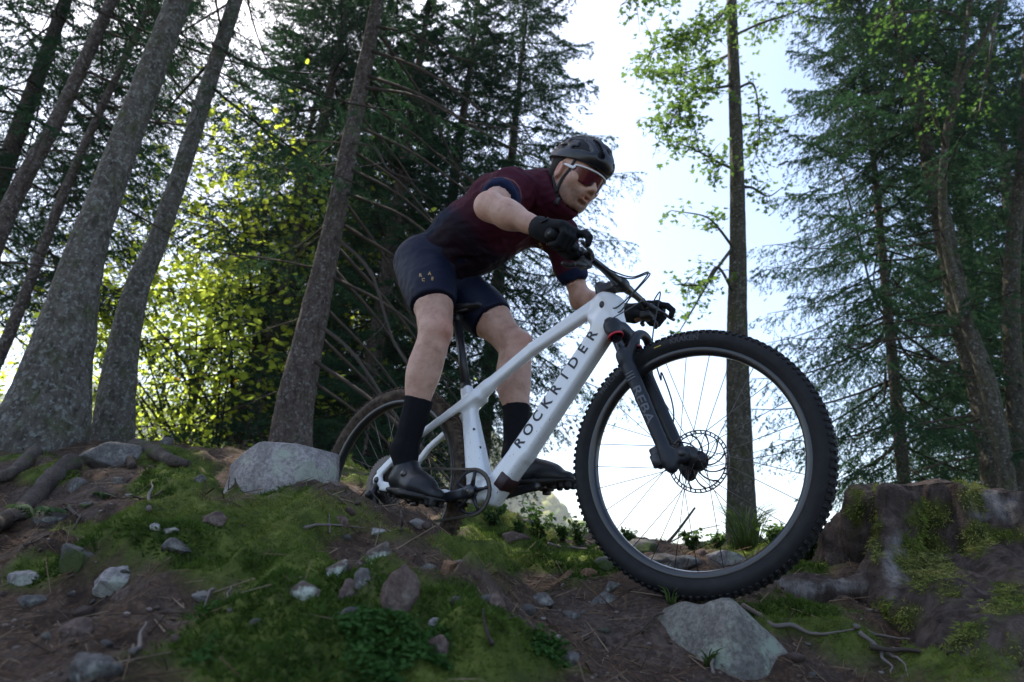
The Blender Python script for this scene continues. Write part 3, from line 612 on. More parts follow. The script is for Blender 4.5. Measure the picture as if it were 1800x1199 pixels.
m_lens = mat('mirror_lens', (.09, .008, .02), .08, metal=.35, spec=.8, coat=.5); t = NT(m_lens); gz_ = t.n('ShaderNodeSeparateXYZ'); t.l(t.co.outputs['Object'], gz_.inputs[0])
m_gwhite = mat('white_plastic', (.75, .75, .76), .3); m_hair = mat('dark_brown_hair', (.012, .008, .006), .7, spec=.2); m_lip = mat('lips', (.36, .13, .11), .45); m_mouth = mat('mouth_dark', (.03, .008, .008), .6)
RB = np.array([.3, 0, -.372])
rider = empty('person', bike_root(RB), 'cyclist in maroon and navy kit crouched over the handlebar, helmet and sunglasses on', 'person')
def rd(name, V, F, m, parent=None, **p):
    o = obj(name, V, F, m, parent or rider, **p)
    if parent is None: o.location = -RB
    return o
hipm = (J['hipR'] + J['hipL']) / 2; shm = (J['shR'] + J['shL']) / 2; spine = unit(J['neck'] - hipm); side = unit(J['shL'] - J['shR']); fr = unit(np.cross(side, spine)); 
if fr[2] > 0: fr = -fr                                    # chest side (down and forward)
side_h = unit(J['hipL'] - J['hipR'])
def R3(s, f): s = unit(s); f = unit(f - s * (f @ s)); return np.stack([s, np.cross(f, s), f], 1)  # columns: along, lateral, chestwards
def torso(S, o):
    Rt = R3(spine, fr); b1 = hipm + (J['neck'] - hipm) * .36 - fr * .064; b2 = hipm + (J['neck'] - hipm) * .68 - fr * .044
    S.ell(hipm + spine * .01, (.115 + o, .150 + o, .112 + o), R3(spine, fr), .05); S.ell(hipm - spine * .03 - fr * .02, (.080 + o, .138 + o, .085 + o), Rt, .07)
    S.ell(b1 + fr * .030, (.165 + o, .142 + o, .140 + o), Rt, .07); S.ell(b2 + fr * .015, (.190 + o, .150 + o, .126 + o), Rt, .07)
    S.ell(b2 + fr * .045 + spine * .03, (.10 + o, .125 + o, .07 + o), Rt, .06)
    up = J['neck'] - spine * .035 - fr * .005
    for s in ('R', 'L'):
        a = J['sh' + s]; S.cap(up, a, .062 + o, .056 + o, .05); S.cap(a, b2 + side * (.105 if s == 'L' else -.105) - fr * .01, .052 + o, .050 + o, .07); S.ell(a, (.053 + o,) * 3, k=.03)
    S.cap(up - spine * .05, J['neck'] + spine * .005 - fr * .005, .078 + o, .060 + o, .04)
def arm(S, s, o, upper_only=False):
    a, e, w = J['sh' + s], J['el' + s], J['wr' + s]; d = e - a
    S.cap(a, a + d * .5, .052 + o, .046 + o, .03); S.cap(a + d * .45, e, .045 + o, .038 + o, .02); S.ell(a + d * .48, (.075 + o, .046 + o, .048 + o), R3(d, fr), .03)
    if not upper_only:
        f = w - e; S.ell(e, (.041 + o,) * 3, k=.02); S.cap(e, e + f * .42, .038 + o, .038 + o, .03); S.cap(e + f * .38, w, .0375 + o, .026 + o, .03); S.ell(e + f * .27, (.085, .043 + o, .038 + o), R3(f, fr), .03); S.ell(e + f * .30 + np.array([0, 0, .016]), (.075, .026, .022), R3(f, fr), .015)
        S.cap(w, w + f * .12, .027 + o, .028 + o, .015)
def leg(S, s, o, parts='tcs'):
    h, k, a = J['hip' + s], J['knee' + s], J['ank' + s]; d = k - h; q = a - k; back = -unit(np.cross(np.cross(d, q), q)); back = unit(np.array([-1, 0, .15]) - unit(q) * (np.array([-1, 0, .15]) @ unit(q)))
    out = (-1 if s == 'R' else 1) * np.array([0, 1., 0])
    if 't' in parts:
        S.cap(h + d * .02, h + d * .5, .089 + o, .074 + o, .05); S.cap(h + d * .45, k - unit(d) * .03, .073 + o, .054 + o, .04); S.ell(h + d * .42 + np.array([.02, 0, .01]), (.17 + o, .074 + o, .076 + o), R3(d, np.array([1., 0, 0])), .05)
        S.cap(h + np.array([-.035, 0, -.025]), h + d * .30 + np.array([-.036, 0, 0]), .080 + o, .068 + o, .06)
        S.ell(h + d * .80 + np.array([.015, 0, .012]) - out * .022, (.075, .034 + o, .034 + o), R3(d, np.array([1., 0, 0])), .03)
    if 'k' in parts: S.ell(k + np.array([.020, 0, .008]), (.040 + o, .040 + o, .040 + o), k=.03); S.cap(k - unit(d) * .05, k + unit(q) * .05, .052 + o, .047 + o, .03); S.ell(k + np.array([.043, 0, .012]), (.022 + o, .027 + o, .031 + o), k=.012); S.ell(k + unit(q) * .075 + np.array([.030, 0, 0]), (.018 + o, .016, .022), k=.015)
    if 'c' in parts:
        S.cap(k, k + q * .35, .047 + o, .046 + o, .03); S.cap(k + q * .3, a, .045 + o, .034 + o, .03); S.ell(k + q * .31 + back * .020 + out * .006, (.115, .050 + o, .048 + o), R3(q, back), .03); S.ell(k + q * .30 + back * .024 - out * .016, (.10, .036, .042 + o), R3(q, back), .03)
        S.cap(k + q * .16 - back * .028, k + q * .85 - back * .008, .026 + o, .024 + o, .03)
    if 'a' in parts: S.ell(a, (.040 + o, .038 + o, .042 + o), k=.02)
def headform(S):
    S.cap(J['neck'] - spine * .04, H(-.035, 0, -.03), .064, .056, .03); S.cap(J['neck'] + fr * .05, H(.02, 0, -.075), .050, .046, .04)
    S.ell(H(-.008, 0, .045), (.100, .078, .090), HR, .02); S.ell(H(.045, 0, .015), (.058, .066, .085), HR, .04); S.ell(H(.040, 0, -.050), (.052, .053, .056), HR, .04)
    S.cap(H(.0, .060, -.025), H(.045, .028, -.093), .018, .017, .04); S.cap(H(.0, -.060, -.025), H(.045, -.028, -.093), .018, .017, .04); S.ell(H(.068, 0, -.093), (.020, .023, .017), HR, .02)
    S.cap(H(.088, -.040, .026), H(.088, .040, .026), .013, .013, .02); S.cap(H(.062, -.054, -.018), H(.062, .054, -.018), .018, .018, .03)
    for s in (-1, 1): S.ell(H(.100, s * .032, .004), (.018, .019, .012), HR, .010, 's'); S.ell(H(.083, s * .032, .004), (.013, .014, .012), HR, .003)
    S.cap(H(.096, 0, .014), H(.120, 0, -.026), .0085, .0105, .012); S.ell(H(.121, 0, -.030), (.012, .0125, .0105), HR, .008)
    for s in (-1, 1): S.ell(H(.110, s * .0125, -.034), (.011, .0075, .0085), HR, .006)
    S.ell(H(.094, 0, -.052), (.012, .030, .020), HR, .02); S.ell(H(.098, 0, -.0575), (.0105, .024, .0052), HR, .004); S.ell(H(.096, 0, -.0735), (.0105, .021, .0065), HR, .004)
    S.ell(H(.106, 0, -.0655), (.016, .020, .0042), HR, .003, 's'); S.ell(H(.092, 0, -.084), (.010, .018, .006), HR, .008, 's')
    for s in (-1, 1):                                      # ears
        Re = HR @ np.array(Matrix.Rotation(math.radians(22) * s, 3, 'Z')); S.ell(H(.004, s * .086, -.004), (.022, .0105, .034), Re, .006); S.ell(H(.009, s * .097, -.001), (.011, .007, .020), Re, .004, 's'); S.ell(H(.009, s * .078, -.010), (.006, .006, .008), HR, .004)
        S.ell(H(-.002, s * .081, -.029), (.010, .006, .009), HR, .004)
LO, HI = (-.08, -.46, -.02), (1.0, .46, 1.26)
S = SDF(LO, HI, .0062); torso(S, 0)
for s in 'RL': arm(S, s, 0); leg(S, s, 0, 'tkca')
headform(S)
def foot_axes(s):                                          # foot points along its pedal, a little heel-down
    f = unit(np.array([.965, 0, -.20 if s == 'R' else .03])); f = unit(f + np.array([0, -.10 if s == 'R' else .10, 0])); l = unit(np.cross((0, 0, 1), f)); return np.stack([f, l, np.cross(f, l)], 1)
FO = {}
for s in 'RL':
    R = foot_axes(s); pc = pedal_at[-1 if s == 'R' else 1]; c = pc + R[:, 2] * .012 - R[:, 0] * .005; FO[s] = (R, c)
    S.cap(J['ank' + s], c + R @ np.array([-.075, 0, .045]), .036, .034, .03); S.cap(c + R @ np.array([-.09, 0, .035]), c + R @ np.array([.06, 0, .025]), .033, .028, .03)
V, F = S.mesh(); N_ = normals(V, F); V = V + N_ * (.0022 * fbm(V[:, 0] * 20, V[:, 1] * 20, V[:, 2] * 14, 2, 55) * (np.linalg.norm(V - HC, axis=1) > .16))[:, None]; hp = (V - HC) @ HR                        # stubble and flush masks on the face and knees
red = np.zeros(len(V)); 
for s in 'RL': red = np.maximum(red, .38 * np.exp(-(np.linalg.norm(V - (J['knee' + s] + np.array([.05, 0, 0])), axis=1) / .05) ** 2)); red = np.maximum(red, .3 * np.exp(-(np.linalg.norm(V - J['el' + s], axis=1) / .04) ** 2))
for s in (-1, 1): red = np.maximum(red, .5 * np.exp(-(np.linalg.norm(hp - (+.004, s * .088, 0), axis=1) / .028) ** 2))
red = np.maximum(red, .75 * np.exp(-(((hp[:, 0] - .105) / .02) ** 2 + (hp[:, 1] / .024) ** 2 + ((hp[:, 2] + .066) / .011) ** 2)))
stub = np.clip((-.036 - hp[:, 2]) / .02, 0, 1) * np.clip((hp[:, 0] + .03) / .03, 0, 1) * np.clip((hp[:, 2] + .15) / .03, 0, 1) * (hp[:, 0] < .2) * (.52 + .25 * vn(hp[:, 0] * 160, hp[:, 1] * 160, hp[:, 2] * 160))
stub = np.maximum(stub, .3 * np.exp(-(((hp[:, 0] - .1) / .025) ** 2 + (hp[:, 1] / .03) ** 2 + ((hp[:, 2] + .048) / .006) ** 2)))
lipm = np.exp(-(((hp[:, 0] - .105) / .03) ** 2 + (hp[:, 1] / .026) ** 2 + ((hp[:, 2] + .066) / .013) ** 2)); stub = stub * (1 - lipm) * (np.linalg.norm(hp, axis=1) < .17)
brow = np.exp(-(((hp[:, 0] - .095) / .03) ** 2 + ((np.abs(hp[:, 1]) - .034) / .022) ** 2 + ((hp[:, 2] - .026) / .006) ** 2)); stub = np.maximum(stub, .8 * brow)
BV, BF, BN = V, F, normals(V, F)
def sample(S, V):
    q = np.clip(np.rint((V - S.lo) / S.h).astype(int), 0, np.array(S.F.shape) - 1); return S.F[q[:, 0], q[:, 1], q[:, 2]]
body = rd('body', V, F, m_skin, attrs={'red': red, 'stubble': stub}); BODY = BVHTree.FromPolygons([tuple(v) for v in V.tolist()], [tuple(f) for f in F.tolist()])
V, F = join([lathe([(.0001, -.018), (.008, -.016), (.012, -.010), (.012, 0)], 14, closed=False)]); 
# --- clothes: the same forms a few millimetres out, cut clean at their hems
S = SDF(LO, HI, .0062); torso(S, .009)
S.clip(hipm - spine * .028, -unit(spine - fr * .33)); ct = H(-.045, 0, -.055); S.cap(J['neck'] - spine * .05 - fr * .005, ct, .080, .068, .05); S.cap(J['neck'] + fr * .05 - spine * .05, H(.01, 0, -.095), .066, .056, .05); cn = unit(unit(ct - J['neck']) + .35 * fr); S.clip(ct + unit(ct - J['neck']) * .016, unit(HR[:, 2] + .72 * HR[:, 0]))
for s in 'RL':
    A = S.like(); arm(A, s, .0075, True); a, e = J['sh' + s], J['el' + s]; A.clip(a + (e - a) * (.60 if s == 'R' else .72), e - a); S.union(A, .02)
push = np.clip((.012 - sample(S, BV)) / .010, 0, 1); V, F = S.mesh(); N = normals(V, F)
def folds(V, N, amp, axis_, sc, seed):                     # long soft creases running along an axis
    al = V @ unit(axis_); q = V - np.outer(al, unit(axis_)) * .78; n = fbm(q[:, 0] * sc, q[:, 1] * sc, q[:, 2] * sc, 3, seed); return V + N * (amp * (1 - 2 * np.abs(n)))[:, None]
V = folds(V, N, .0058, spine + fr * .55 + side * .2, 14, 31); V = folds(V, N, .0026, spine * .3 + fr + side * .5, 34, 32); V = V + N * (.003 * (fbm(V[:, 0] * 9, V[:, 1] * 9, V[:, 2] * 9, 2, 33)))[:, None]; al = (V - hipm) @ spine; lat = (V - hipm) @ side; chest = (V - hipm) @ fr
Lt = np.linalg.norm(J['neck'] - hipm); navy = np.clip((.50 * Lt - al + .20 * chest + .015 * np.sin(lat * 20)) / .05, 0, 1); cuff = np.zeros(len(V)); band = np.zeros(len(V))
for s in 'RL':
    a, e = J['sh' + s], J['el' + s]; dd = unit(e - a); tt = (V - a) @ dd; L = np.linalg.norm(e - a); rad = np.linalg.norm(V - a - np.outer(tt, dd), axis=1); lim = (.60 if s == 'R' else .72) * L
    near = (rad < .085) & (tt > 0); cuff = np.maximum(cuff, near * np.clip((tt - lim + .040) / .003, 0, 1))
navy = navy * (1 - (np.abs(lat) > .2)); blk = np.clip((.60 * Lt - al + .02 * fbm(V[:, 0] * 20, V[:, 1] * 20, V[:, 2] * 20, 2, 9)) / .12, 0, 1) * np.clip((chest + .055) / .015, 0, 1) * (np.abs(lat) < .2); jersey = rd('jersey', V, F, m_maroon, attrs={'navy': navy, 'cuff': cuff, 'blk': blk}); JB = BVHTree.FromPolygons([tuple(v) for v in V.tolist()], [tuple(f) for f in F.tolist()])
S = SDF((-.08, -.30, .40), (.62, .30, 1.06), .0055); torso(S, .004); S.clip(hipm + spine * .16, spine)
for s in 'RL':
    A = S.like(); leg(A, s, .005, 't'); h, k = J['hip' + s], J['knee' + s]; c = h + (k - h) * (.66 if s == 'R' else .63); A.clip(c, unit(k - h) + np.array([0, 0, -.12])); S.union(A, .03)
push = np.maximum(push, np.clip((.012 - sample(S, BV)) / .010, 0, 1) * (BV[:, 0] < .62)); BV = BV - BN * (.018 * push)[:, None]; body.data.vertices.foreach_set('co', BV.astype(np.float32).ravel()); body.data.update()
V, F = S.mesh(); N = normals(V, F); V = folds(V, N, .0016, np.array([.2, 1, .2]), 22, 37); shorts = rd('shorts', V, F, m_short); SB = BVHTree.FromPolygons([tuple(v) for v in V.tolist()], [tuple(f) for f in F.tolist()])
for s in 'RL':
    k, a = J['knee' + s], J['ank' + s]; S = SDF(a - (.14, .08, .06), a + (.12, .08, .26), .004); leg(S, s, .0065, 'ca'); q = a - k; R, c = FO[s]
    S.clip(k + q * .57, -q); S.cap(a, c + R @ np.array([-.07, 0, .05]), .043, .041, .02); V, F = S.mesh(); N = normals(V, F); V = folds(V, N, .0010, q, 30, 41); rd('sock', V, F, m_sock)
    # shoe: upper, sole, closure dial
    S = SDF(c - (.20, .10, .07), c + (.17, .10, .15), .0035); W = lambda x, y, z: c + R @ np.array([x, y, z]); sg = -1 if s == 'R' else 1
    S.cap(W(-.105, 0, .036), W(.0, sg * .004, .030), .036, .042, .03, flat=(R[:, 2], .95)); S.cap(W(.0, sg * .004, .026), W(.085, -sg * .004, .016), .045, .031, .03, flat=(R[:, 2], .72)); S.cap(W(-.098, 0, .052), W(-.085, 0, .086), .039, .040, .03); S.cap(W(-.075, 0, .072), W(.035, 0, .034), .037, .033, .03)
    S.clip(W(-.08, 0, .112), R @ np.array([-.35, 0, 1.])); S.clip(W(0, 0, .003), -R[:, 2]); V, F = S.mesh(); shoe = rd('shoe', V, F, m_shoe)
    S = SDF(c - (.20, .10, .07), c + (.17, .10, .08), .0035); S.cap(W(-.105, 0, .004), W(-.06, 0, .004), .037, .036, .02, flat=(R[:, 2], .28)); S.cap(W(-.07, 0, .003), W(.0, sg * .004, .002), .033, .045, .02, flat=(R[:, 2], .26)); S.cap(W(.0, sg * .004, .002), W(.085, -sg * .004, .004), .046, .035, .02, flat=(R[:, 2], .26))
    for x in (-.118, -.088, .052, .078, .10):
        for y in (-.018, .018): S.box(W(x, y, -.010), (.0085, .010, .010), R, .003, .004)
    V, F = S.mesh(); rd('shoe_sole', V, F, m_sole, shoe)
    V, F = join([tube([W(-.045, sg * .036, .062), W(-.045, sg * .047, .066)], [.0125, .0115], 18), tube([W(-.045, sg * .047, .066), W(-.045, sg * .049, .0665)], [.008, .006], 12)]); rd('shoe_dial', V, F, m_dark, shoe)
    for x, z in ((-.012, .052), (.016, .043)): V, F = tube(spline([W(x, -sg * .034, z - .008), W(x, 0, z + .016), W(x, sg * .036, z - .012)], 12), .007, 6, flat=(R[:, 2], .5)); rd('shoe_strap', V, F, m_sole, shoe)
# --- gloves: palm, four separate fingers curled round the grip, thumb beneath
GL = {}
for s, sg in (('R', -1), ('L', 1)):
    w, e = J['wr' + s], J['el' + s]; i0 = np.argmin(np.abs(barpts[:, 1] - sg * .31)); g = barpts[i0]; b = unit(barpts[i0 + sg * 2] - barpts[i0 - sg * 2])   # b points outward along the grip
    f = unit(np.array([1., 0, -.10]) - b * (np.array([1., 0, -.10]) @ b)); u = np.cross(f, b) if s == 'L' else np.cross(b, f)
    if u[2] < 0: u = -u
    def ring(al, r, y): return g + b * y + r * (math.cos(al) * f + math.sin(al) * u)
    S = SDF(g - .14, g + .14, .003); fa = unit(w - e)
    kn = [ring(math.radians(52), .037, y) for y in (-.032, -.011, .010, .030)]; wb = w - fa * .004
    for y, k_ in zip((-.016, -.006, .005, .015), kn): S.cap(wb + b * y * .9 + u * .004, k_, .0235, .0165, .014)
    S.cap(ring(math.radians(120), .031, -.018), ring(math.radians(120), .031, .026), .020, .018, .015); S.cap(wb, ring(math.radians(150), .031, .0), .024, .020, .02)
    S.cap(w - fa * .045, w + fa * .02, .0345, .033, .012); 
    for n, (y, r, k_) in enumerate(zip((-.032, -.011, .010, .030), (.0112, .0114, .0110, .0098), kn)):
        Fg = S.like(); 
        if n == 0:                                         # forefinger reaches for the brake lever
            p = [k_, k_ + f * .036 - u * .008, k_ + f * .056 - u * .026, k_ + f * .052 - u * .046]
        else: p = [k_] + [ring(math.radians(a), rr_2, y) for a, rr_2 in ((2, .034), (-62, .030), (-122, .027))]
        for q0, q1, r0, r1 in zip(p[:-1], p[1:], (r + .0012, r + .0004, r - .0004), (r + .0004, r - .0004, r - .0012)): Fg.cap(q0, q1, r0, r1, .002)
        S.union(Fg, .003)
    Tm = S.like(); p = [wb + fa * .015 - b * .020 - u * .004, ring(math.radians(-165), .036, -.040), ring(math.radians(-110), .031, -.052), ring(math.radians(-60), .029, -.056)]
    for q0, q1, r0, r1 in zip(p[:-1], p[1:], (.016, .012, .0108), (.012, .0108, .0092)): Tm.cap(q0, q1, r0, r1, .004)
    S.union(Tm, .006); S.clip(w - fa * .035, -fa); V, F = S.mesh(); glove = rd('glove', V, F, m_glove); GL[s] = (w, fa, u, b, V)
    V, F = lathe([(.0001, -.003), (.013, -.002), (.015, 0), (.013, .002)], 20, closed=False); dn = unit(u * .6 + b * .8); nn = np.stack([unit(np.cross(dn, fa)), dn, np.cross(unit(np.cross(dn, fa)), dn)], 1)
    bv = BVHTree.FromPolygons([tuple(v) for v in GL[s][4].tolist()], [tuple(q) for q in S.mesh()[1].tolist()]); h = bv.ray_cast(Vector(w + fa * .03 + dn * .1), Vector(-dn))
    if h[0] is not None: rd('glove_pad', V @ nn.T + np.array(h[0]), F, m_plastic, glove)
# --- helmet, straps, glasses, hair
S = SDF(HC - .2, HC + .2, .0035)
Hm_ = HR @ np.array(Matrix.Rotation(math.radians(-4), 3, 'Y')); hc = H(.002, 0, .062)
def hl(x, y, z): return hc + Hm_ @ np.array([x, y, z])
S.ell(hl(0, 0, .006), (.130, .094, .092), Hm_, .01); S.ell(hl(-.05, 0, -.010), (.084, .083, .066), Hm_, .03); S.ell(hl(.080, 0, -.004), (.056, .066, .040), Hm_, .03)
S.clip(hl(0, 0, -.020), -unit(Hm_ @ np.array([.10, 0, 1]))); S.ell(hl(0, 0, -.03), (.108, .084, .098), Hm_, .004, 's')
for y, w_2 in ((0, .017), (.040, .015), (-.040, .015), (.074, .014), (-.074, .014)):   # vents
    for x0, x1, z in (((.055, .118, .064) if y == 0 else (.055, .108, .054)), (-.020, .035, .086), (-.095, -.045, .066)):
        k_ = 1 - (abs(y) / .13) ** 2; zz = z * (k_ ** .8); S.cap(hl(x0, y, zz + .004), hl(x1, y * .92, zz * (.80 if x0 > .05 else 1.0)), w_2, w_2 * .8, .004, 's', flat=(Hm_[:, 2], 2.1))
for y in (-.035, .035): S.cap(hl(.10, y * .5, .028), hl(.128, y * 1.1, .010), .010, .010, .003, 's', flat=(Hm_[:, 1], 1.8))
for s in (-1, 1):                                          # long low side openings
    S.cap(hl(.030, s * .084, .018), hl(.088, s * .064, .016), .009, .008, .003, 's', flat=(Hm_[:, 2], .8)); S.cap(hl(-.075, s * .078, .020), hl(-.015, s * .088, .026), .010, .010, .003, 's', flat=(Hm_[:, 2], .9))
V, F = S.mesh(); helmet = rd('helmet', V, F, m_helm)
S = SDF(HC - .2, HC + .2, .004); S.ell(hl(0, 0, -.004), (.118, .090, .094), Hm_, .01); S.clip(hl(0, 0, -.016), -unit(Hm_ @ np.array([.10, 0, 1]))); S.ell(hl(0, 0, -.03), (.104, .080, .096), Hm_, .004, 's'); V, F = S.mesh(); rd('helmet_liner', V, F, m_foam, helmet)
for s in (-1, 1):
    for y in (.021, .057):
        pts = [hl(x, s * y * (1 - .25 * (x / .14) ** 2), .006 + .0925 * math.sqrt(max(.02, 1 - (x / .130) ** 2 - (y / .094) ** 2))) for x in np.linspace(-.10, .118 - y * .4, 14)]; V, F = tube(pts, .0032, 6); rd('helmet_rib', V, F, m_helm, helmet)
V, F = tube(spline([hl(.120, -.043, -.012), hl(.133, 0, -.006), hl(.120, .043, -.012)], 14), .0028, 6); rd('helmet_trim', V, F, m_gwhite, helmet)
V, F = boxm(hl(-.128, -.02, -.014), (.008, .014, .006), Hm_, .3); rd('helmet_cradle', V, F, m_gwhite, helmet)
def on_head(p, o):                                         # rest a point on the head, o above the skin
    h = BODY.find_nearest(Vector(p)); n = Vector(p) - h[0]; n = h[1] if n.length < 1e-5 else n; return np.array(h[0] + h[1] * o)
for s in (-1, 1):
    y = s * .088
    for q in ([H(.058, y, .060), H(.048, y, .010), H(.030, s * .082, -.040), H(.022, s * .066, -.085)], [H(-.060, y, .050), H(-.050, y, .0), H(-.015, s * .082, -.045), H(.022, s * .066, -.085)], [H(.022, s * .066, -.085), H(.030, s * .045, -.115), H(.036, 0, -.128)]):
        pts = np.array([on_head(p, .002) for p in spline(q, 14)]); V, F = tube(pts, .0072, 8, flat=(HR[:, 1], .3)); rd('helmet_strap', V, F, m_strap, helmet)
V, F = boxm(on_head(H(.030, -.055, -.110), .006), (.012, .005, .014), HR, .3); rd('chin_buckle', V, F, m_plastic, helmet)
S = SDF(HC - .16, HC + .16, .004); S.ell(H(-.018, 0, .035), (.097, .0815, .088), HR, .01); S.ell(H(-.058, 0, .0), (.050, .062, .045), HR, .02); S.ell(H(.05, 0, -.03), (.085, .2, .055), HR, .01, 's'); S.ell(H(.10, 0, .04), (.045, .2, .09), HR, .01, 's'); S.ell(H(.008, 0, -.010), (.036, .2, .05), HR, .01, 's'); V, F = S.mesh(); rd('hair', V, F, m_hair)
# wrap-round shield glasses
us = np.linspace(-1, 1, 33); vs_ = np.linspace(-1, 1, 11); LV = []
def shield(u, v, o=0.):
    th = u * 1.13; x = .030 + (.094 + o) * math.cos(th) - .012 * (1 - math.cos(th)); y = (.084 + o) * math.sin(th); top = .026 - .004 * u * u; notch = .020 * math.exp(-(u / .17) ** 2); bot = -.030 + notch + .020 * abs(u) ** 3; z = bot + (top - bot) * (v + 1) / 2
    x -= .010 * (1 - v) * .5; return H(x, y, z)
for o in (0., -.0022): LV += [shield(u, v, o) for u in us for v in vs_]
LV = np.array(LV); nu, nv = len(us), len(vs_); n0 = nu * nv; F = []
for i in range(nu - 1):
    for j in range(nv - 1): a = i * nv + j; F += [(a, a + nv, a + nv + 1, a + 1), (n0 + a + 1, n0 + a + nv + 1, n0 + a + nv, n0 + a)]
for i in range(nu - 1): F += [(i * nv, n0 + i * nv, n0 + (i + 1) * nv, (i + 1) * nv), (i * nv + nv - 1, (i + 1) * nv + nv - 1, n0 + (i + 1) * nv + nv - 1, n0 + i * nv + nv - 1)]
for j in range(nv - 1): F += [(j, j + 1, n0 + j + 1, n0 + j), ((nu - 1) * nv + j, n0 + (nu - 1) * nv + j, n0 + (nu - 1) * nv + j + 1, (nu - 1) * nv + j + 1)]
glasses = rd('sunglasses', LV, F, m_lens)
V, F = tube([shield(u, 1.02, .002) for u in np.linspace(-1, 1, 40)], .0034, 8); rd('glasses_frame', V, F, m_gwhite, glasses)
for s in (-1, 1):
    pts = spline([shield(s * .97, .9, .003), shield(s * 1.0, .35, .003), H(.035, s * .0855, .016), H(.016, s * .087, .018)], 16); V, F = tube(pts, np.interp(np.linspace(0, 1, 16), [0, .15, .4, 1], [.004, .008, .0055, .003]), 8, flat=(HR[:, 1], .45)); rd('glasses_temple', V, F, m_gwhite, glasses)
    V, F = tube([shield(s * .12, -.6, .0015), shield(s * .17, -.95, .0005)], .003, 6); rd('nose_pad', V, F, m_plastic, glasses)
# --- print on the kit
def print_on(bv, s, size, c, right, up, look, m, name, parent, bold=.0004):
    T, TF = text2d(s, size, bold); r, u_, l = unit(right), unit(up), unit(look); out = []; c = np.asarray(c)
    for x, y in T:
        q = c + r * x + u_ * y; h = bv.ray_cast(Vector(q - l * .25), Vector(l), .6); out.append(np.array(h[0]) - l * .0016 if h[0] is not None else q)
    rd(name, out, TF, m, parent, smooth=False)
look = BW.T @ unit(BW @ J['hipR'] + BT); sc_r = BW.T @ CW[:, 0]; sc_u = -(BW.T @ CW[:, 1])
def hit(bv, px, py):
    d = BW.T @ unit(CW @ np.array([(px - 900) / FPX, (py - 599.5) / FPX, 1.])); h = bv.ray_cast(Vector(BW.T @ (-BT)), Vector(d)); return (np.array(h[0]), d) if h[0] is not None else (None, d)
for ch, px, py in (('R', 739, 484), ('A', 755, 481), ('C', 744, 492), ('E', 760, 490)):
    c, d = hit(SB, px, py)
    if c is not None: print_on(SB, ch, .0165, c, sc_r - .06 * sc_u, sc_u + .06 * sc_r, d, m_gold, 'printed_letter', shorts, .0006)
for ch, px, py in (('R', 950, 430), ('A', 962, 428), ('C', 941, 440), ('E', 953, 438)):
    c, d = hit(JB, px, py)
    if c is not None: print_on(JB, ch, .019, c, sc_r + .35 * sc_u, sc_u - .35 * sc_r, d, m_gold, 'printed_letter', jersey, .0006)
# dotted piping above the right cuff
a, e = J['shR'], J['elR']; dd = unit(e - a); n1 = unit(np.cross(dd, (0, 0, 1.))); n2 = np.cross(dd, n1); c = a + (e - a) * .60 - dd * .050; K = []
for q in np.linspace(0, 2 * math.pi, 60)[:-1]:
    o = math.cos(q) * n1 + math.sin(q) * n2; h = JB.ray_cast(Vector(c + o * .12), Vector(-o))
    if h[0] is not None: K.append(boxm(np.array(h[0]), (.0022, .0016, .0022), np.stack([np.cross(o, dd), o, dd], 1), .2))
V, F = join(K); rd('cuff_piping', V, F, mat('salmon_print', (.36, .14, .12), .6), jersey, kind='stuff')
# ------------------------------------------------------------ bark, needles, leaves
def bark_mat(name, dark, mid, light, lichen=.3, mossy=.3):
    m = mat(name, mid, .95, spec=.15); t = NT(m); v = t.scale((1, 1, .55))
    c = t.ramp(t.noise(26, 6, .7, vec=v, dist=.4), [(.30, dark), (.5, mid), (.72, light)])
    sc = t.ramp(t.voro(34, vec=v), [(.02, dark), (.25, (1, 1, 1)), (1, (1, 1, 1))]); c = t.mix(.8, c, sc, 'MULTIPLY')
    c = t.mix(t.ramp(t.noise(38, 4, .6), [(.60 - .1 * lichen, 0.), (.70 - .1 * lichen, min(1, lichen * 2.2))]), c, (.20, .205, .185))
    c = t.mix(t.ramp(t.noise(7, 5, .65), [(.56 - .12 * mossy, 0.), (.70, min(1., mossy * 1.6))]), c, (.055, .065, .018)); t.color(c)
    t.bump(t.mix(.5, t.noise(60, 5, .7, vec=v), t.voro(34, vec=v)), .9, .012); return m
m_spruce = bark_mat('spruce_bark', (.028, .020, .017), (.085, .064, .055), (.16, .13, .115), .45, .2)
m_lichen = bark_mat('lichened_bark', (.032, .027, .022), (.10, .086, .072), (.17, .155, .135), .7, .45)
m_maple = bark_mat('maple_bark', (.025, .021, .016), (.058, .051, .038), (.105, .096, .075), .35, .4)
m_dead = mat('dead_twig', (.06, .047, .038), .9, spec=.15); m_limb = mat('limb_bark', (.028, .023, .018), .9, spec=.1)
def leafy(name, c1, c2, trans, tf=.45, rough=.55):
    m = mat(name, c1, rough, spec=.12); t = NT(m); col = t.ramp(t.noise(.9, 3, .6), [(.3, c1), (.7, c2)]); t.color(col)
    tr = t.n('ShaderNodeBsdfTranslucent'); tr.inputs[0].default_value = rgb(trans); mx = t.n('ShaderNodeMixShader'); mx.inputs[0].default_value = tf
    t.l(t.b.outputs[0], mx.inputs[1]); t.l(tr.outputs[0], mx.inputs[2]); t.l(mx.outputs[0], t.t.nodes['Material Output'].inputs[0]); return m
m_needle = leafy('spruce_needles', (.018, .048, .028), (.036, .078, .040), (.045, .12, .045), .25, .85)
m_mleaf = leafy('maple_leaves', (.055, .105, .028), (.085, .15, .035), (.16, .27, .055), .42); m_mleaf2 = leafy('maple_leaves_dark', (.035, .075, .022), (.06, .11, .03), (.10, .20, .04), .4)
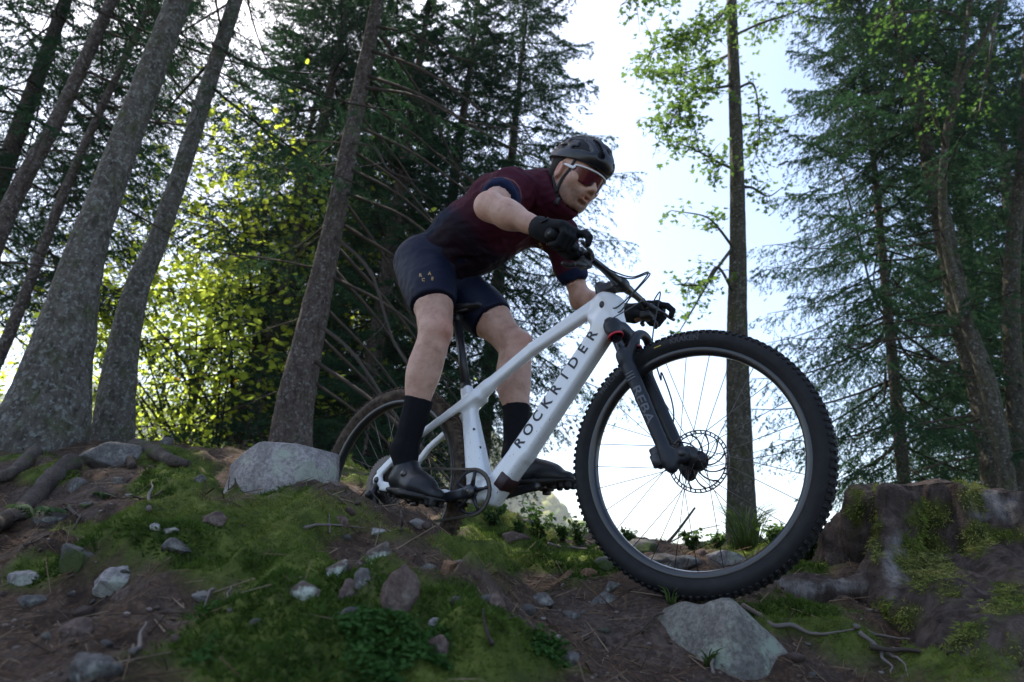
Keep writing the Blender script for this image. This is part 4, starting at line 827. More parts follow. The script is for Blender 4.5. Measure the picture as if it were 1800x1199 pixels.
m_sunleaf = leafy('beech_leaves', (.11, .15, .022), (.17, .18, .03), (.60, .72, .08), .68); m_autumn = leafy('turning_leaves', (.16, .10, .02), (.22, .15, .03), (.55, .33, .05), .6)
rg = np.random.default_rng(5)

# ------------------------------------------------------------ trunks
def trunk(path, rad, seg, rough=.02, flare=0., lobes=5, ph=0., step=.05, seed=0):
    path = np.asarray(path, float); L = np.linalg.norm(np.diff(path, axis=0), axis=1).sum(); n = max(8, int(L / step)); pts = spline(path, n); s = np.linspace(0, 1, n)
    r = np.interp(s, np.linspace(0, 1, len(rad)), rad); h = s * L; th = np.arange(seg) / seg * 2 * np.pi
    T = np.gradient(pts, axis=0); T /= np.linalg.norm(T, axis=1)[:, None]; N = np.cross(T, (0, 1., 0)); N /= np.linalg.norm(N, axis=1)[:, None]; B = np.cross(T, N)
    R = r[:, None] * (1 + .05 * np.sin(2 * th + ph + h[:, None] * .7)) ; fl = np.exp(-h[:, None] / .22)
    R = R * (1 + flare * fl * (.55 + .45 * np.cos(lobes * th + ph + .6 * np.sin(2 * th))))
    X = pts[:, None] + R[..., None] * (np.cos(th)[None, :, None] * N[:, None] + np.sin(th)[None, :, None] * B[:, None])
    if rough: d = fbm(X[..., 0] * 16, X[..., 1] * 16, X[..., 2] * 9, 3, seed) * .6 + (.5 - np.abs(vn(X[..., 0] * 34, X[..., 1] * 34, X[..., 2] * 17, seed + 9))) * .5; X = X + (rough * r[:, None] * d * 1.6)[..., None] * (np.cos(th)[None, :, None] * N[:, None] + np.sin(th)[None, :, None] * B[:, None])
    V = X.reshape(-1, 3); i, j = np.meshgrid(np.arange(n - 1), np.arange(seg), indexing='ij'); F = np.stack([i * seg + j, i * seg + (j + 1) % seg, (i + 1) * seg + (j + 1) % seg, (i + 1) * seg + j], -1).reshape(-1, 4)
    return V, F, pts, r
# ------------------------------------------------------------ spruce branches: axis, side twigs, and every twig set with needles
def needles(A, B, n, ln, w):                   # needle triangles round segments A->B (arrays)
    m = len(A); u = rg.uniform(.02, 1.06, (m, n)); D = B - A; Ln = np.linalg.norm(D, axis=1); D = D / (Ln[:, None] + 1e-9)
    p = A[:, None] + (B - A)[:, None] * u[..., None]; ref = np.where(np.abs(D[:, 2:3]) < .9, np.array([[0, 0, 1.]]), np.array([[1., 0, 0]])); N1 = np.cross(D, ref); N1 /= np.linalg.norm(N1, axis=1)[:, None]; N2 = np.cross(D, N1)
    a = rg.uniform(0, 2 * np.pi, (m, n)); o = np.cos(a)[..., None] * N1[:, None] + np.sin(a)[..., None] * N2[:, None]; tip = p + (o * .85 + D[:, None] * .75) * (ln * rg.uniform(.7, 1.15, (m, n)))[..., None]
    s = np.cross(o, D[:, None]) * w + D[:, None] * w * .6; T = np.stack([p - s, p + s, tip], 2).reshape(-1, 3); return T
def spruce_branch(L, seed, dens=1.0, droop=.25, comb=.5):
    r = np.random.default_rng(seed); n = 12; x = np.linspace(0, 1, n); ax = np.stack([x * L, .05 * L * np.sin(x * 3 + seed), L * (-droop * x + droop * .75 * x ** 2.2)], 1)
    A, B, S = [], [], []
    k = int(13 * L * dens) + 5
    for i in range(k):
        f = .14 + .84 * (i + r.uniform(-.3, .3)) / k; f = min(.985, f); p = np.array([np.interp(f, x, ax[:, q]) for q in range(3)]); side_ = 1 if i % 2 else -1; l = L * (.40 - .26 * f) * r.uniform(.7, 1.2)
        d = unit([.75, side_ * .8, -.12 - comb * r.uniform(.1, .7)]); q1 = p + d * l; mid = p + d * l * .5 + np.array([0, 0, -.03 * comb]); q1 = q1 - np.array([0, 0, comb * l * .35]); S.append([p, mid, q1]); A += [p, mid]; B += [mid, q1]
        for j in range(int(2 + l * 14)):
            g = r.uniform(.15, .95); b0 = p + (mid - p) * g * 2 if g < .5 else mid + (q1 - mid) * (g - .5) * 2; sd = 1 if j % 2 else -1
            dd = unit(d * .8 + np.array([-d[1], d[0], 0]) * sd * .8 + np.array([0, 0, -.2 - comb * r.uniform(0, 1.1)])); A.append(b0); B.append(b0 + dd * l * r.uniform(.22, .45))
    return ax, S, np.array(A), np.array(B)
def spruce_crown(name, H, base, Rmax, nwh, seed, per=5, dens=1., nn=9, ln=.038, w=.0078, comb=.5, droop=.3):
    """a crown on the z axis: whorls of drooping branches from base to the tip"""
    r = np.random.default_rng(seed); T = []; W = []; tmpl = [spruce_branch(1.0, seed * 7 + q, dens, droop, comb) for q in range(4)]
    for i in range(nwh):
        f = i / (nwh - 1); h = base + (H - base) * f ** .95; Lb = Rmax * (1 - f) ** .75 * min(1, .72 + 1.6 * f) + .12; k = per if f < .85 else 4; a0 = r.uniform(0, 6.28)
        for j in range(k):
            L = Lb * r.uniform(.65, 1.15); a = a0 + (j + r.uniform(-.3, .3)) / k * 2 * np.pi; tilt = (-.28 + .65 * f) + r.uniform(-.12, .12); ax, S, A, B = tmpl[r.integers(4)]
            Rm = np.array([[math.cos(a), -math.sin(a), 0], [math.sin(a), math.cos(a), 0], [0, 0, 1]]) @ np.array([[math.cos(tilt), 0, -math.sin(tilt)], [0, 1, 0], [math.sin(tilt), 0, math.cos(tilt)]])
            o = np.array([0, 0, h + r.uniform(-.15, .15)]); keep = r.uniform(size=len(A)) < min(1, .45 + .55 * L / 1.2); g = lambda P_: (P_ * L) @ Rm.T + o
            T.append(needles(g(A[keep]), g(B[keep]), nn, ln, w)); W.append(tube(g(ax[::2]), np.linspace(.012, .003, len(ax[::2])) * (.5 + .5 * L), 4, cap=False))
            for p0, p1, p2 in S[::2]: W.append(tube(g(np.array([p0, p2])), [.0035, .0015], 3, cap=False))
    V = np.concatenate(T); me = mesh(name, V, np.arange(len(V)).reshape(-1, 3), m_needle, smooth=False); WV, WF = join(W); return me, mesh(name + '_limbs', WV, WF, m_limb)
CR = [spruce_crown('spruce_crown', 11, 2.2, 2.3, 22, 11, 7, 1.5, comb=.6), spruce_crown('spruce_crown', 10, .8, 2.0, 25, 23, 7, 1.5, comb=.35, droop=.2), spruce_crown('spruce_crown', 12, 3.0, 2.6, 21, 31, 7, 1.5, comb=.75, droop=.35)]
YOUNG = spruce_crown('young_spruce_crown', 2.0, .15, .75, 11, 47, 5, 1.0, 10, .020, .0032, .3, .2)
TV, TF_, _, _ = trunk([(0, 0, -.6), (0, 0, 0), (.03, .02, 4), (0, 0, 8), (0, 0, 11.5)], [.17, .16, .12, .07, .01], 20, .04, .5, 5, 0, .18, 3); TRUNK = mesh('trunk', TV, TF_, m_spruce)
TV, TF_, _, _ = trunk([(0, 0, -.3), (0, 0, .5), (.02, 0, 1.2), (0, 0, 2)], [.03, .024, .014, .003], 8, .02, .2, 3, 0, .1, 4); YTRUNK = mesh('trunk', TV, TF_, m_spruce)
def spruce(x, y, sc, rot, v, label, group=None, lean=(0, 0), dz=0., cz=0., ts=1.):
    z = gz(x, y) + dz; M = Matrix.Translation((x, y, z)) @ Matrix.Rotation(lean[0], 4, 'Y') @ Matrix.Rotation(lean[1], 4, 'X') @ Matrix.Rotation(rot, 4, 'Z') @ Matrix.Scale(sc, 4)
    e = empty('spruce_tree', M, label, 'tree', group); o = link('trunk', TRUNK, e); o.scale = (ts, ts, 1)
    link('crown', CR[v][0], e, (0, 0, cz), kind='stuff'); link('limbs', CR[v][1], e, (0, 0, cz), kind='stuff')
    return e
def at(px, d): q = P(px, 800, d); return q[0], q[1]     # ground position d deep on that column of the photograph
G1 = 'spruces of the wood behind the cyclist'
for px, d, sc, v, label, cz in (
(40, 10.5, 1.0, 0, 'dark spruce crowding the upper left corner behind the thin leaning trunks', 2.2),
 (-190, 9.0, 1.1, 2, 'spruce at the far left edge reaching its boughs into the corner', 0),
 (625, 9.0, .95, 1, 'dense dark green spruce right behind the leaning grey trunk left of the rider', 0), (735, 10.2, 1.05, 0, 'dense spruce behind the rider\'s back with dead boughs in front', .7),
 (845, 10.8, 1.1, 2, 'spruce with a straight thin trunk rising behind the helmet', 1.2), (520, 17, 1.3, 2, 'far spruce showing above the sunlit yellow-green tree', 0),
 (700, 15, 1.2, 1, 'further dark spruce filling the gap behind the rider\'s hips', 0),
 (445, 10.5, 1.15, 2, 'spruce whose boughs hang dark above the sunlit tree', 0),
 (420, 12.2, 1.1, 0, 'spruce with boughs arching over the sunlit yellow-green tree', 4.6), (560, 12.5, 1.15, 2, 'dark spruce right of the flecked trunk, high behind it', 1.0)):
    x, y = at(px, d); spruce(x, y, sc, rg.uniform(0, 6.28), v, label, G1, cz=cz)
G2 = 'spruces on the right-hand edge of the wood'
for px, d, sc, v, label, ts in (
 (1585, 8.0, .86, 2, 'slim spruce standing just left of the mossy stump\'s top', .6), (1850, 9.0, 1.05, 0, 'dark dense spruce filling the right edge', 1), (1750, 10.5, 1.2, 2, 'tall spruce behind the slender forked trunk', 1),
 (1960, 11.5, 1.25, 2, 'spruce half out of the frame at the right edge', 1), (1800, 14, 1.2, 1, 'distant spruce between the right-hand trunks', 1)):
    x, y = at(px, d); spruce(x, y, sc, rg.uniform(0, 6.28), v, label, G2, ts=ts)
# ------------------------------------------------------------ the big trunks near the path
def foot(px, py, d):
    q = P(px, py, d); return np.array([q[0], q[1], gz(q[0], q[1])])
def big_tree(name, f, tops, rad, m, label, flare=.5, seg=56, lobes=5, ph=0., group=None, rough=.035, crownv=None, csc=1., cz=4.5, seed=1, step=.045):
    f = np.asarray(f); e = empty(name, Matrix.Translation(f.tolist()), label, 'tree', group); path = [np.array([0, 0, -.35])] + [np.zeros(3)] + [np.asarray(t, float) - f for t in tops]
    V, F, pts, r = trunk(path, [rad[0]] + list(rad), seg, rough, flare, lobes, ph, step, seed); o = obj('trunk', V, F, m, e)
    return e, pts, r, f
def up_to(f, px, py):                           # point above foot f (same distance) seen at that pixel
    d = CW @ np.array([(px - 900) / FPX, (py - 599.5) / FPX, 1.]); s = math.hypot(f[0], f[1]) / math.hypot(d[0], d[1]); return d * s
def more(f, a, b, k): return b + (b - a) * k
f1 = foot(72, 765, 4.2); a, b = up_to(f1, 169, 389), up_to(f1, 314, 0)
T1 = big_tree('spruce_tree', f1, [up_to(f1, 112, 600), a, b, more(f1, a, b, 1.5)], [.26, .175, .110, .088, .05], m_lichen, 'thickest lichen-spotted trunk at the left, roots over the bank', .5, 72, 6, .4, rough=.05, seed=2)
f2 = foot(195, 775, 4.9); a, b = up_to(f2, 289, 389), up_to(f2, 414, 0)
T2 = big_tree('spruce_tree', f2, [up_to(f2, 215, 620), up_to(f2, 243, 500), a, b, more(f2, a, b, 1.5)], [.145, .112, .088, .070, .058, .035], m_lichen, 'pale lichened trunk rising behind the grey rock, second thick one from the left', .4, 60, 5, 1.2, rough=.05, seed=5)
f3 = foot(512, 790, 5.6); a, b = up_to(f3, 588, 389), up_to(f3, 664, 0)
T3 = big_tree('spruce_tree', f3, [up_to(f3, 523, 690), a, b, more(f3, a, b, 1.2)], [.185, .158, .090, .060, .04], m_spruce, 'grey-brown flecked spruce trunk with dead boughs, behind the boulder', .12, 60, 4, 2., rough=.04, seed=8)
f4 = foot(-120, 740, 5.2); T4 = big_tree('spruce_tree', f4, [up_to(f4, 6, 390), up_to(f4, 110, 190), up_to(f4, 215, -40)], [.08, .07, .06, .05], m_spruce, 'dark leaning trunk crossing the left edge of the picture', .3, 28, seed=11)
f5 = foot(-70, 760, 6.4); T5 = big_tree('spruce_tree', f5, [up_to(f5, 15, 590), up_to(f5, 128, 303), up_to(f5, 249, 39), up_to(f5, 300, -80)], [.06, .055, .045, .036, .03], m_spruce, 'thin dark trunk leaning beside the thickest one at the left', .3, 24, seed=12)
f7 = foot(1305, 958, 6.0); T7 = big_tree('maple_tree', f7, [up_to(f7, 1302, 850), up_to(f7, 1296, 600), up_to(f7, 1297, 430), up_to(f7, 1294, 240), up_to(f7, 1286, 0), up_to(f7, 1282, -250)], [.145, .115, .096, .082, .072, .060, .04], m_maple, 'slim maple trunk seen through the front wheel, leaves at its top', .25, 40, 4, .6, rough=.035, seed=15)
f9 = foot(1765, 905, 6.6); T9 = big_tree('spruce_tree', f9, [up_to(f9, 1735, 720), up_to(f9, 1690, 560), up_to(f9, 1648, 350), up_to(f9, 1600, 130), up_to(f9, 1565, -40)], [.15, .135, .11, .09, .075, .06], m_maple, 'mossy dark trunk right behind the stump, leaning left', .2, 36, 4, seed=17)
f10 = foot(1788, 905, 6.0); T10 = big_tree('beech_tree', f10, [up_to(f10, 1745, 720), up_to(f10, 1696, 560), up_to(f10, 1660, 400), up_to(f10, 1663, 240), up_to(f10, 1700, 40), up_to(f10, 1712, -80)], [.07, .062, .050, .042, .036, .025, .018], m_maple, 'slender forked trunk leaning across the darker one behind the stump', .2, 28, 4, seed=18)
V, F = tube(spline([up_to(f10, 1664, 245), up_to(f10, 1695, 130), up_to(f10, 1752, 20), up_to(f10, 1775, -60)], 16), np.linspace(.036, .02, 16), 12); obj('limb', V - f10, F, m_maple, T10[0])
f11 = foot(1783, 905, 7.2); T11 = big_tree('beech_tree', f11, [up_to(f11, 1785, 700), up_to(f11, 1778, 480), up_to(f11, 1800, 250), up_to(f11, 1810, 0)], [.10, .09, .08, .07, .05], m_maple, 'dark upright trunk at the right edge behind the stump', .2, 24, 4, seed=19)
V, F = tube(spline([up_to(f11, 1782, 690), up_to(f11, 1700, 665), up_to(f11, 1620, 610), up_to(f11, 1545, 540), up_to(f11, 1505, 400), up_to(f11, 1478, 300)], 26), np.linspace(.022, .010, 26), 8); obj('limb', V - f11, F, m_dead, T11[0])
# dead boughs and broken stubs on the spruce trunks
def boughs(T, n, h0, h1, L0, L1, az0, az1, dip, seed, r0=.011, sub=3):
    e, pts, r, f = T; rr_ = random.Random(seed)
    for i in range(n):
        h = h0 + (h1 - h0) * (i + rr_.random()) / n; k = int(np.argmin(np.abs(pts[:, 2] - h))); p = pts[k]; az = rr_.uniform(az0, az1); o = np.array([math.cos(az), math.sin(az), 0]); L = rr_.uniform(L0, L1); dp = dip * rr_.uniform(.6, 1.3)
        c = spline([p + o * r[k] * .8, p + o * (r[k] + L * .35) + np.array([0, 0, -dp * L * .25]), p + o * (r[k] + L * .7) + np.array([rr_.uniform(-.05, .05) * L, 0, -dp * L * .62]), p + o * (r[k] + L) + np.array([0, 0, -dp * L * .85])], 12)
        K = [tube(c, np.linspace(r0 * (.5 + .5 * L), .003, 12), 6)]
        for j in range(sub if L > .3 else 0):
            q = c[3 + (j * 3) % 8]; dd = unit(c[-1] - c[0]); sd = unit(np.cross(dd, (0, 0, 1))) * (1 if j % 2 else -1); l = L * rr_.uniform(.15, .4); K.append(tube(spline([q, q + (dd * .6 + sd * .5) * l * .5 - np.array([0, 0, .1 * l]), q + (dd * .7 + sd * .8) * l - np.array([0, 0, .35 * l])], 6), np.linspace(.0045, .0015, 6), 4))
        V, F = join(K); obj('dead_branch', V, F, m_dead, e)
boughs(T3, 24, .6, 4.6, .9, 2.1, -.9, .75, .85, 3, .013); boughs(T3, 9, .5, 4.2, .3, 1.2, 2.2, 4.2, .3, 4, .010)
boughs(T2, 10, 1.2, 4.6, .2, .9, -.6, 3.4, .2, 5, .010); boughs(T1, 12, 1.0, 4.4, .08, .7, -1.2, 2.8, .15, 6, .012); boughs(T4, 9, 1.2, 4.8, .4, 1.4, -1., 3.6, .2, 7); boughs(T5, 12, 1., 5.5, .4, 1.5, -1., 3.6, .25, 8)
boughs(T9, 8, .8, 4.5, .5, 1.6, 2.2, 4.0, .25, 9); boughs(T10, 4, 1.2, 3.6, .3, .9, 2., 4., -.3, 10)
# leafy sprays low on the near spruces: live boughs at eye height and above
def live(T, n, h0, h1, L0, L1, az0, az1, seed, comb=.8):
    e, pts, r, f = T; rr_ = np.random.default_rng(seed)
    for i in range(n):
        h = h0 + (h1 - h0) * (i + rr_.uniform()) / n; k = int(np.argmin(np.abs(pts[:, 2] - h))); L = rr_.uniform(L0, L1); ax, S, A, B = spruce_branch(1., seed * 31 + i, 1.1, .35, comb); a = rr_.uniform(az0, az1); tl = rr_.uniform(-.25, .1)
        Rm = np.array([[math.cos(a), -math.sin(a), 0], [math.sin(a), math.cos(a), 0], [0, 0, 1]]) @ np.array([[math.cos(tl), 0, -math.sin(tl)], [0, 1, 0], [math.sin(tl), 0, math.cos(tl)]]); g = lambda q: (q * L) @ Rm.T + pts[k]
        V = needles(g(A), g(B), 15, .026, .0042); b = obj('live_branch', *tube(g(ax), np.linspace(.011, .003, len(ax)) * (.5 + .5 * L), 5), m_limb, e); obj('needles', V, np.arange(len(V)).reshape(-1, 3), m_needle, b, smooth=False, kind='stuff')
live(T1, 9, 3.4, 6.2, 1.2, 2.2, -2.6, 2.6, 51); live(T2, 9, 2.9, 6.2, 1.0, 2.0, -2.2, 2.8, 52); live(T3, 10, 2.2, 6.4, .9, 2.0, 1.2, 5.0, 53); live(T4, 7, 2.6, 6., 1.2, 2.2, -1.5, 1.8, 54); live(T5, 7, 3.0, 6.2, 1.0, 2.0, -1.5, 3, 55); live(T9, 9, 1.6, 5.4, 1., 2.1, 1.8, 4.6, 56); live(T3, 4, 3.4, 6.0, 1.0, 2.0, -1.2, .6, 57)
# ------------------------------------------------------------ broadleaved crowns
def leaf_poly(kind):
    if kind == 'maple':
        a = np.radians([-90, -50, -28, 0, 16, 38, 52, 74, 90, 106, 128, 142, 164, 180, 208, 230]); r = np.array([.10, .30, .38, .62, .36, .72, .46, .44, 1., .44, .46, .72, .36, .62, .38, .30]) * .5
    else:
        a = np.radians([-90, -25, 35, 90, 145, 205]); r = np.array([.5, .38, .40, .56, .40, .38])
    V = np.stack([r * np.cos(a), r * np.sin(a) + .25, .10 * np.abs(np.cos(a)) * r], 1); V = np.vstack([[(0, .2, -.02)], V]); n = len(a); return V, np.array([(0, 1 + i, 1 + (i + 1) % n) for i in range(n)])
def scatter_leaves(C, size, kind, r, flat=.8):
    LVt, LFt = leaf_poly(kind); n = len(C); a = r.uniform(0, 6.28, n); t1 = r.normal(0, .55, n) * flat - .35; t2 = r.normal(0, .45, n) * flat; sz = size * r.uniform(.6, 1.2, n)
    ca, sa = np.cos(a), np.sin(a); c1, s1 = np.cos(t1), np.sin(t1); c2, s2 = np.cos(t2), np.sin(t2)
    X = LVt[None, :, 0]; Y = LVt[None, :, 1]; Z = LVt[None, :, 2]; y = Y * c1[:, None] - Z * s1[:, None]; z = Y * s1[:, None] + Z * c1[:, None]; x = X * c2[:, None] + z * s2[:, None]; z = -X * s2[:, None] + z * c2[:, None]
    V = np.stack([x * ca[:, None] - y * sa[:, None], x * sa[:, None] + y * ca[:, None], z], -1) * sz[:, None, None] + C[:, None]; m = LVt.shape[0]
    return V.reshape(-1, 3), (LFt[None] + (np.arange(n) * m)[:, None, None]).reshape(-1, 3)
# maple: limbs and sprays placed where the leaves show, each spray hung with leaves
def maple_spray(T, path, n, spread, size, seed, m, single=0):
    e, pts, r, f = T; rr_ = np.random.default_rng(seed); c = spline(path, 20) - f; V, F = tube(c, np.linspace(.018, .004, 20), 6); lb = obj('limb', V, F, m_maple, e); K = []; C = []
    for i in range(max(4, n // 9)):
        q = c[rr_.integers(5, 20)]; d = unit(rr_.normal(size=3) * (1, 1, .6) + (0, 0, -.25)) * spread * rr_.uniform(.35, 1.0); K.append(tube(spline([q, q + d * .5 + (0, 0, .02), q + d], 6), [.0045, .004, .003, .003, .002, .0015], 4))
        for k in range(9): C.append(q + d * rr_.uniform(.25, 1.05) + rr_.normal(size=3) * .05)
    V, F = join(K); obj('twigs', V, F, m_maple, lb, kind='stuff'); C = np.array(C)[:n]; s_ = C[:single]; V, F = scatter_leaves(C[single:], size, 'maple', rr_); obj('leaves', V, F, m, lb, smooth=False, kind='stuff')
    for q in s_: V, F = scatter_leaves(q[None] * 0, size, 'maple', rr_); o = obj('leaf', V, F, m, lb, smooth=False); o.location = q
F7 = lambda px, py, dd=0.: up_to(f7, px, py) * (1 + dd)
maple_spray(T7, [F7(1282, 0), F7(1265, 30, -.05), F7(1215, 65, -.1), F7(1150, 85, -.15)], 624, .45 , .105, 61, m_mleaf, 40)
maple_spray(T7, [F7(1284, 95), F7(1250, 110, .05), F7(1190, 130, .06), F7(1120, 120, .08)], 499, .42, .105, 62, m_mleaf, 40)
maple_spray(T7, [F7(1286, 150), F7(1240, 160, -.08), F7(1200, 185, -.12), F7(1170, 225, -.14)], 478, .40, .105, 63, m_mleaf, 40)
maple_spray(T7, [F7(1296, 155), F7(1325, 150, .04), F7(1335, 220, .05), F7(1330, 275, .04)], 312, .36, .10, 64, m_mleaf, 20)
maple_spray(T7, [F7(1296, 300), F7(1262, 285, -.05), F7(1225, 265, -.06), F7(1190, 250, -.08)], 270, .32, .10, 65, m_mleaf, 30)
maple_spray(T7, [F7(1292, 440), F7(1262, 400, -.04), F7(1238, 380, -.06), F7(1180, 370, -.08)], 93, .22, .10, 66, m_mleaf, 20)
maple_spray(T7, [F7(1292, 520), F7(1262, 470, -.05), F7(1235, 500, -.08), F7(1185, 500, -.12)], 145, .28, .095, 67, m_mleaf, 30)
maple_spray(T7, [F7(1292, 430), F7(1255, 480, -.05), F7(1220, 540, -.08), F7(1190, 590, -.1)], 93, .18, .09, 68, m_mleaf, 20)
maple_spray(T7, [F7(1296, 60), F7(1340, 40, .05), F7(1400, 20, .1), F7(1450, -10, .1)], 249, .4, .10, 69, m_mleaf, 10)
maple_spray(T7, [F7(1280, -120), F7(1225, -60, -.05), F7(1150, -20, -.08), F7(1090, 10, -.1)], 353, .5, .10, 70, m_mleaf2, 10)
maple_spray(T7, [F7(1300, 330), F7(1322, 330, .0), F7(1350, 345, .02), F7(1375, 330, .04)], 93, .2, .095, 71, m_mleaf, 10)
F10 = lambda px, py, dd=0.: up_to(f10, px, py) * (1 + dd)
maple_spray(T10, [F10(1700, 40), F10(1660, 20, -.1), F10(1600, 20, -.15), F10(1540, 30, -.2)], 170, .42, .075, 72, m_mleaf2, 10); maple_spray(T10, [F10(1663, 260), F10(1640, 200, -.1), F10(1620, 150, -.15), F10(1610, 110, -.2)], 110, .3, .075, 73, m_mleaf2, 10); maple_spray(T10, [F10(1752, 20), F10(1740, 100, -.1), F10(1730, 150, -.1), F10(1720, 200, -.15)], 120, .4, .075, 74, m_mleaf2, 10)
# sunlit broadleaved trees beyond the brow on the left, their lower crowns level with the bank
def broad_tree(name, x, y, h, rx, n, m, label, seed, group, low=.15, size=.11):
    rr_ = np.random.default_rng(seed); z = gz(x, y); e = empty(name, Matrix.Translation((x, y, z)), label, 'tree', group); V, F, pts, r = trunk([(0, 0, -.4), (0, 0, 0), (.1, .1, h * .4), (.15, 0, h * .75), (.1, -.1, h * .95)], [.17, .16, .12, .07, .02], 14, .03, .3, 4, 0, .3, seed); obj('trunk', V, F, m_maple, e); K = []; C = []
    nc = 46
    for i in range(nc):
        f = rr_.uniform(low, 1.); a = rr_.uniform(0, 6.28); R = rx * (1 - (2 * (f - .55)) ** 2 * .75) ** .5 if abs(2 * (f - .55)) < 1.15 else rx * .2; q = np.array([math.cos(a) * R * rr_.uniform(.35, 1.05), math.sin(a) * R * rr_.uniform(.35, 1.05), h * f]); b = pts[min(len(pts) - 1, int(len(pts) * max(0, f * .75 - .02)))]
        K.append(tube(spline([b, (b + q) / 2 + (0, 0, .2), q], 8), np.linspace(.03, .006, 8), 5)); k = n // nc; C.append(q + rr_.normal(size=(k, 3)) * (.55, .55, .26) * rx / 2.2)
    V, F = join(K); obj('limbs', V, F, m_limb, e, kind='stuff'); V, F = scatter_leaves(np.concatenate(C), size, 'oval', rr_, .7); obj('crown', V, F, m, e, smooth=False, kind='stuff'); return e
G3 = 'sunlit broadleaved trees beyond the brow'
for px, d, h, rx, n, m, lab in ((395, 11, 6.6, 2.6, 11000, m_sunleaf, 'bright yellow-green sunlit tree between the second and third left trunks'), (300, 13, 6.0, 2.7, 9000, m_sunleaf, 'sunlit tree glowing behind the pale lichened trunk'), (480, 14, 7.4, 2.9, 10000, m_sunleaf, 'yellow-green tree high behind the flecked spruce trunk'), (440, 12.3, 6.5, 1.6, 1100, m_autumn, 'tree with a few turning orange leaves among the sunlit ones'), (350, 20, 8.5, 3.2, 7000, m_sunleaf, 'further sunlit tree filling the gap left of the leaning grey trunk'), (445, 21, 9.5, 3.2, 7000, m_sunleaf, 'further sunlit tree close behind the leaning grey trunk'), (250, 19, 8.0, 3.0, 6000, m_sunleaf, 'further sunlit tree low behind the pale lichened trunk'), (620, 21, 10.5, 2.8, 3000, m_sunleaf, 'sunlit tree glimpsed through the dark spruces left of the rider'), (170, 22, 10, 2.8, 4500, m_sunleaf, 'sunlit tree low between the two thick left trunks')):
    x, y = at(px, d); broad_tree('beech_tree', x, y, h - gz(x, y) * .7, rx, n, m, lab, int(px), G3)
for T, v, dz, sc in ((T1, 0, 4.4, 1.1), (T2, 2, 4.2, 1.0), (T3, 0, 4.2, 1.0), (T4, 1, 6.2, 1.0), (T5, 2, 4.6, 1.0), (T9, 0, 4.0, .9)):   # their crowns, above the frame, added to shade the foreground
    tip = T[1][int(len(T[1]) * .8)]; c = link('crown', CR[v][0], T[0], kind='stuff'); l = link('crown_limbs', CR[v][1], T[0], kind='stuff')
    for o in (c, l): o.location = (tip[0] * 1.0, tip[1], dz); o.scale = (sc,) * 3
# ------------------------------------------------------------ stones
import bmesh
def ico(sub):
    bm = bmesh.new(); bmesh.ops.create_icosphere(bm, subdivisions=sub, radius=1); bm.verts.index_update(); V = np.array([v.co[:] for v in bm.verts]); F = np.array([[v.index for v in f.verts] for f in bm.faces]); bm.free(); return V, F
ICO = {k: ico(k) for k in (1, 2, 3, 4, 5)}
def rock_shape(sub, seed, cuts=7, rough=.22, flat=.0):
    V, F = ICO[sub]; r = np.random.default_rng(seed); V = V * (1 + rough * fbm(V[:, 0] * 1.2 + seed, V[:, 1] * 1.2, V[:, 2] * 1.2, 3, seed))[:, None]
    for _ in range(cuts):
        n = unit(r.normal(size=3)); c = r.uniform(.50, .82); d = V @ n - c; V = V - np.outer(np.maximum(d, 0) * .93, n)
    V = V * (1 + .06 * fbm(V[:, 0] * 4, V[:, 1] * 4, V[:, 2] * 4, 3, seed + 3) + .014 * fbm(V[:, 0] * 17, V[:, 1] * 17, V[:, 2] * 17, 2, seed + 4))[:, None]; return V, F
def stone_mat(name, a, b, c, lichen=(.34, .36, .30), la=.4, mossy=.0):
    m = mat(name, b, .9, spec=.2); t = NT(m); col = t.ramp(t.noise(9, 7, .7, dist=.5), [(.3, a), (.5, b), (.7, c)])
    col = t.mix(t.ramp(t.noise(90, 4, .7), [(.40, .65), (.60, 0.)]), col, tuple(q * .35 for q in b)); col = t.mix(t.ramp(t.noise(12, 5, .7), [(.60 - .12 * la, 0.), (.68 - .10 * la, min(1, la * 1.5))]), col, lichen)
    if mossy: col = t.mix(t.ramp(t.noise(6, 5, .65), [(.60 - .15 * mossy, 0.), (.68 - .15 * mossy, .9)]), col, (.05, .07, .015))
    t.color(col); t.bump(t.mix(.5, t.noise(40, 6, .75), t.noise(150, 3, .7)), .8, .008); return m
SM = {'grey': stone_mat('grey_stone', (.065, .06, .056), (.145, .132, .122), (.23, .215, .20), la=.3), 'pale': stone_mat('pale_granite', (.17, .15, .14), (.33, .30, .285), (.45, .42, .40), (.36, .39, .31), .5), 'brown': stone_mat('reddish_stone', (.075, .05, .042), (.16, .11, .092), (.24, .18, .155), la=.15),
 'lichen': stone_mat('lichened_stone', (.08, .065, .055), (.15, .12, .10), (.22, .19, .17), (.36, .39, .33), .8), 'mossy': stone_mat('mossy_stone', (.07, .065, .06), (.14, .13, .12), (.22, .21, .19), la=.35, mossy=.8), 'green': stone_mat('green_lichened_boulder', (.10, .09, .078), (.19, .175, .15), (.28, .26, .225), (.25, .285, .22), .6), 'ochre': stone_mat('ochre_stone', (.14, .075, .045), (.26, .15, .09), (.36, .23, .15), la=.05)}
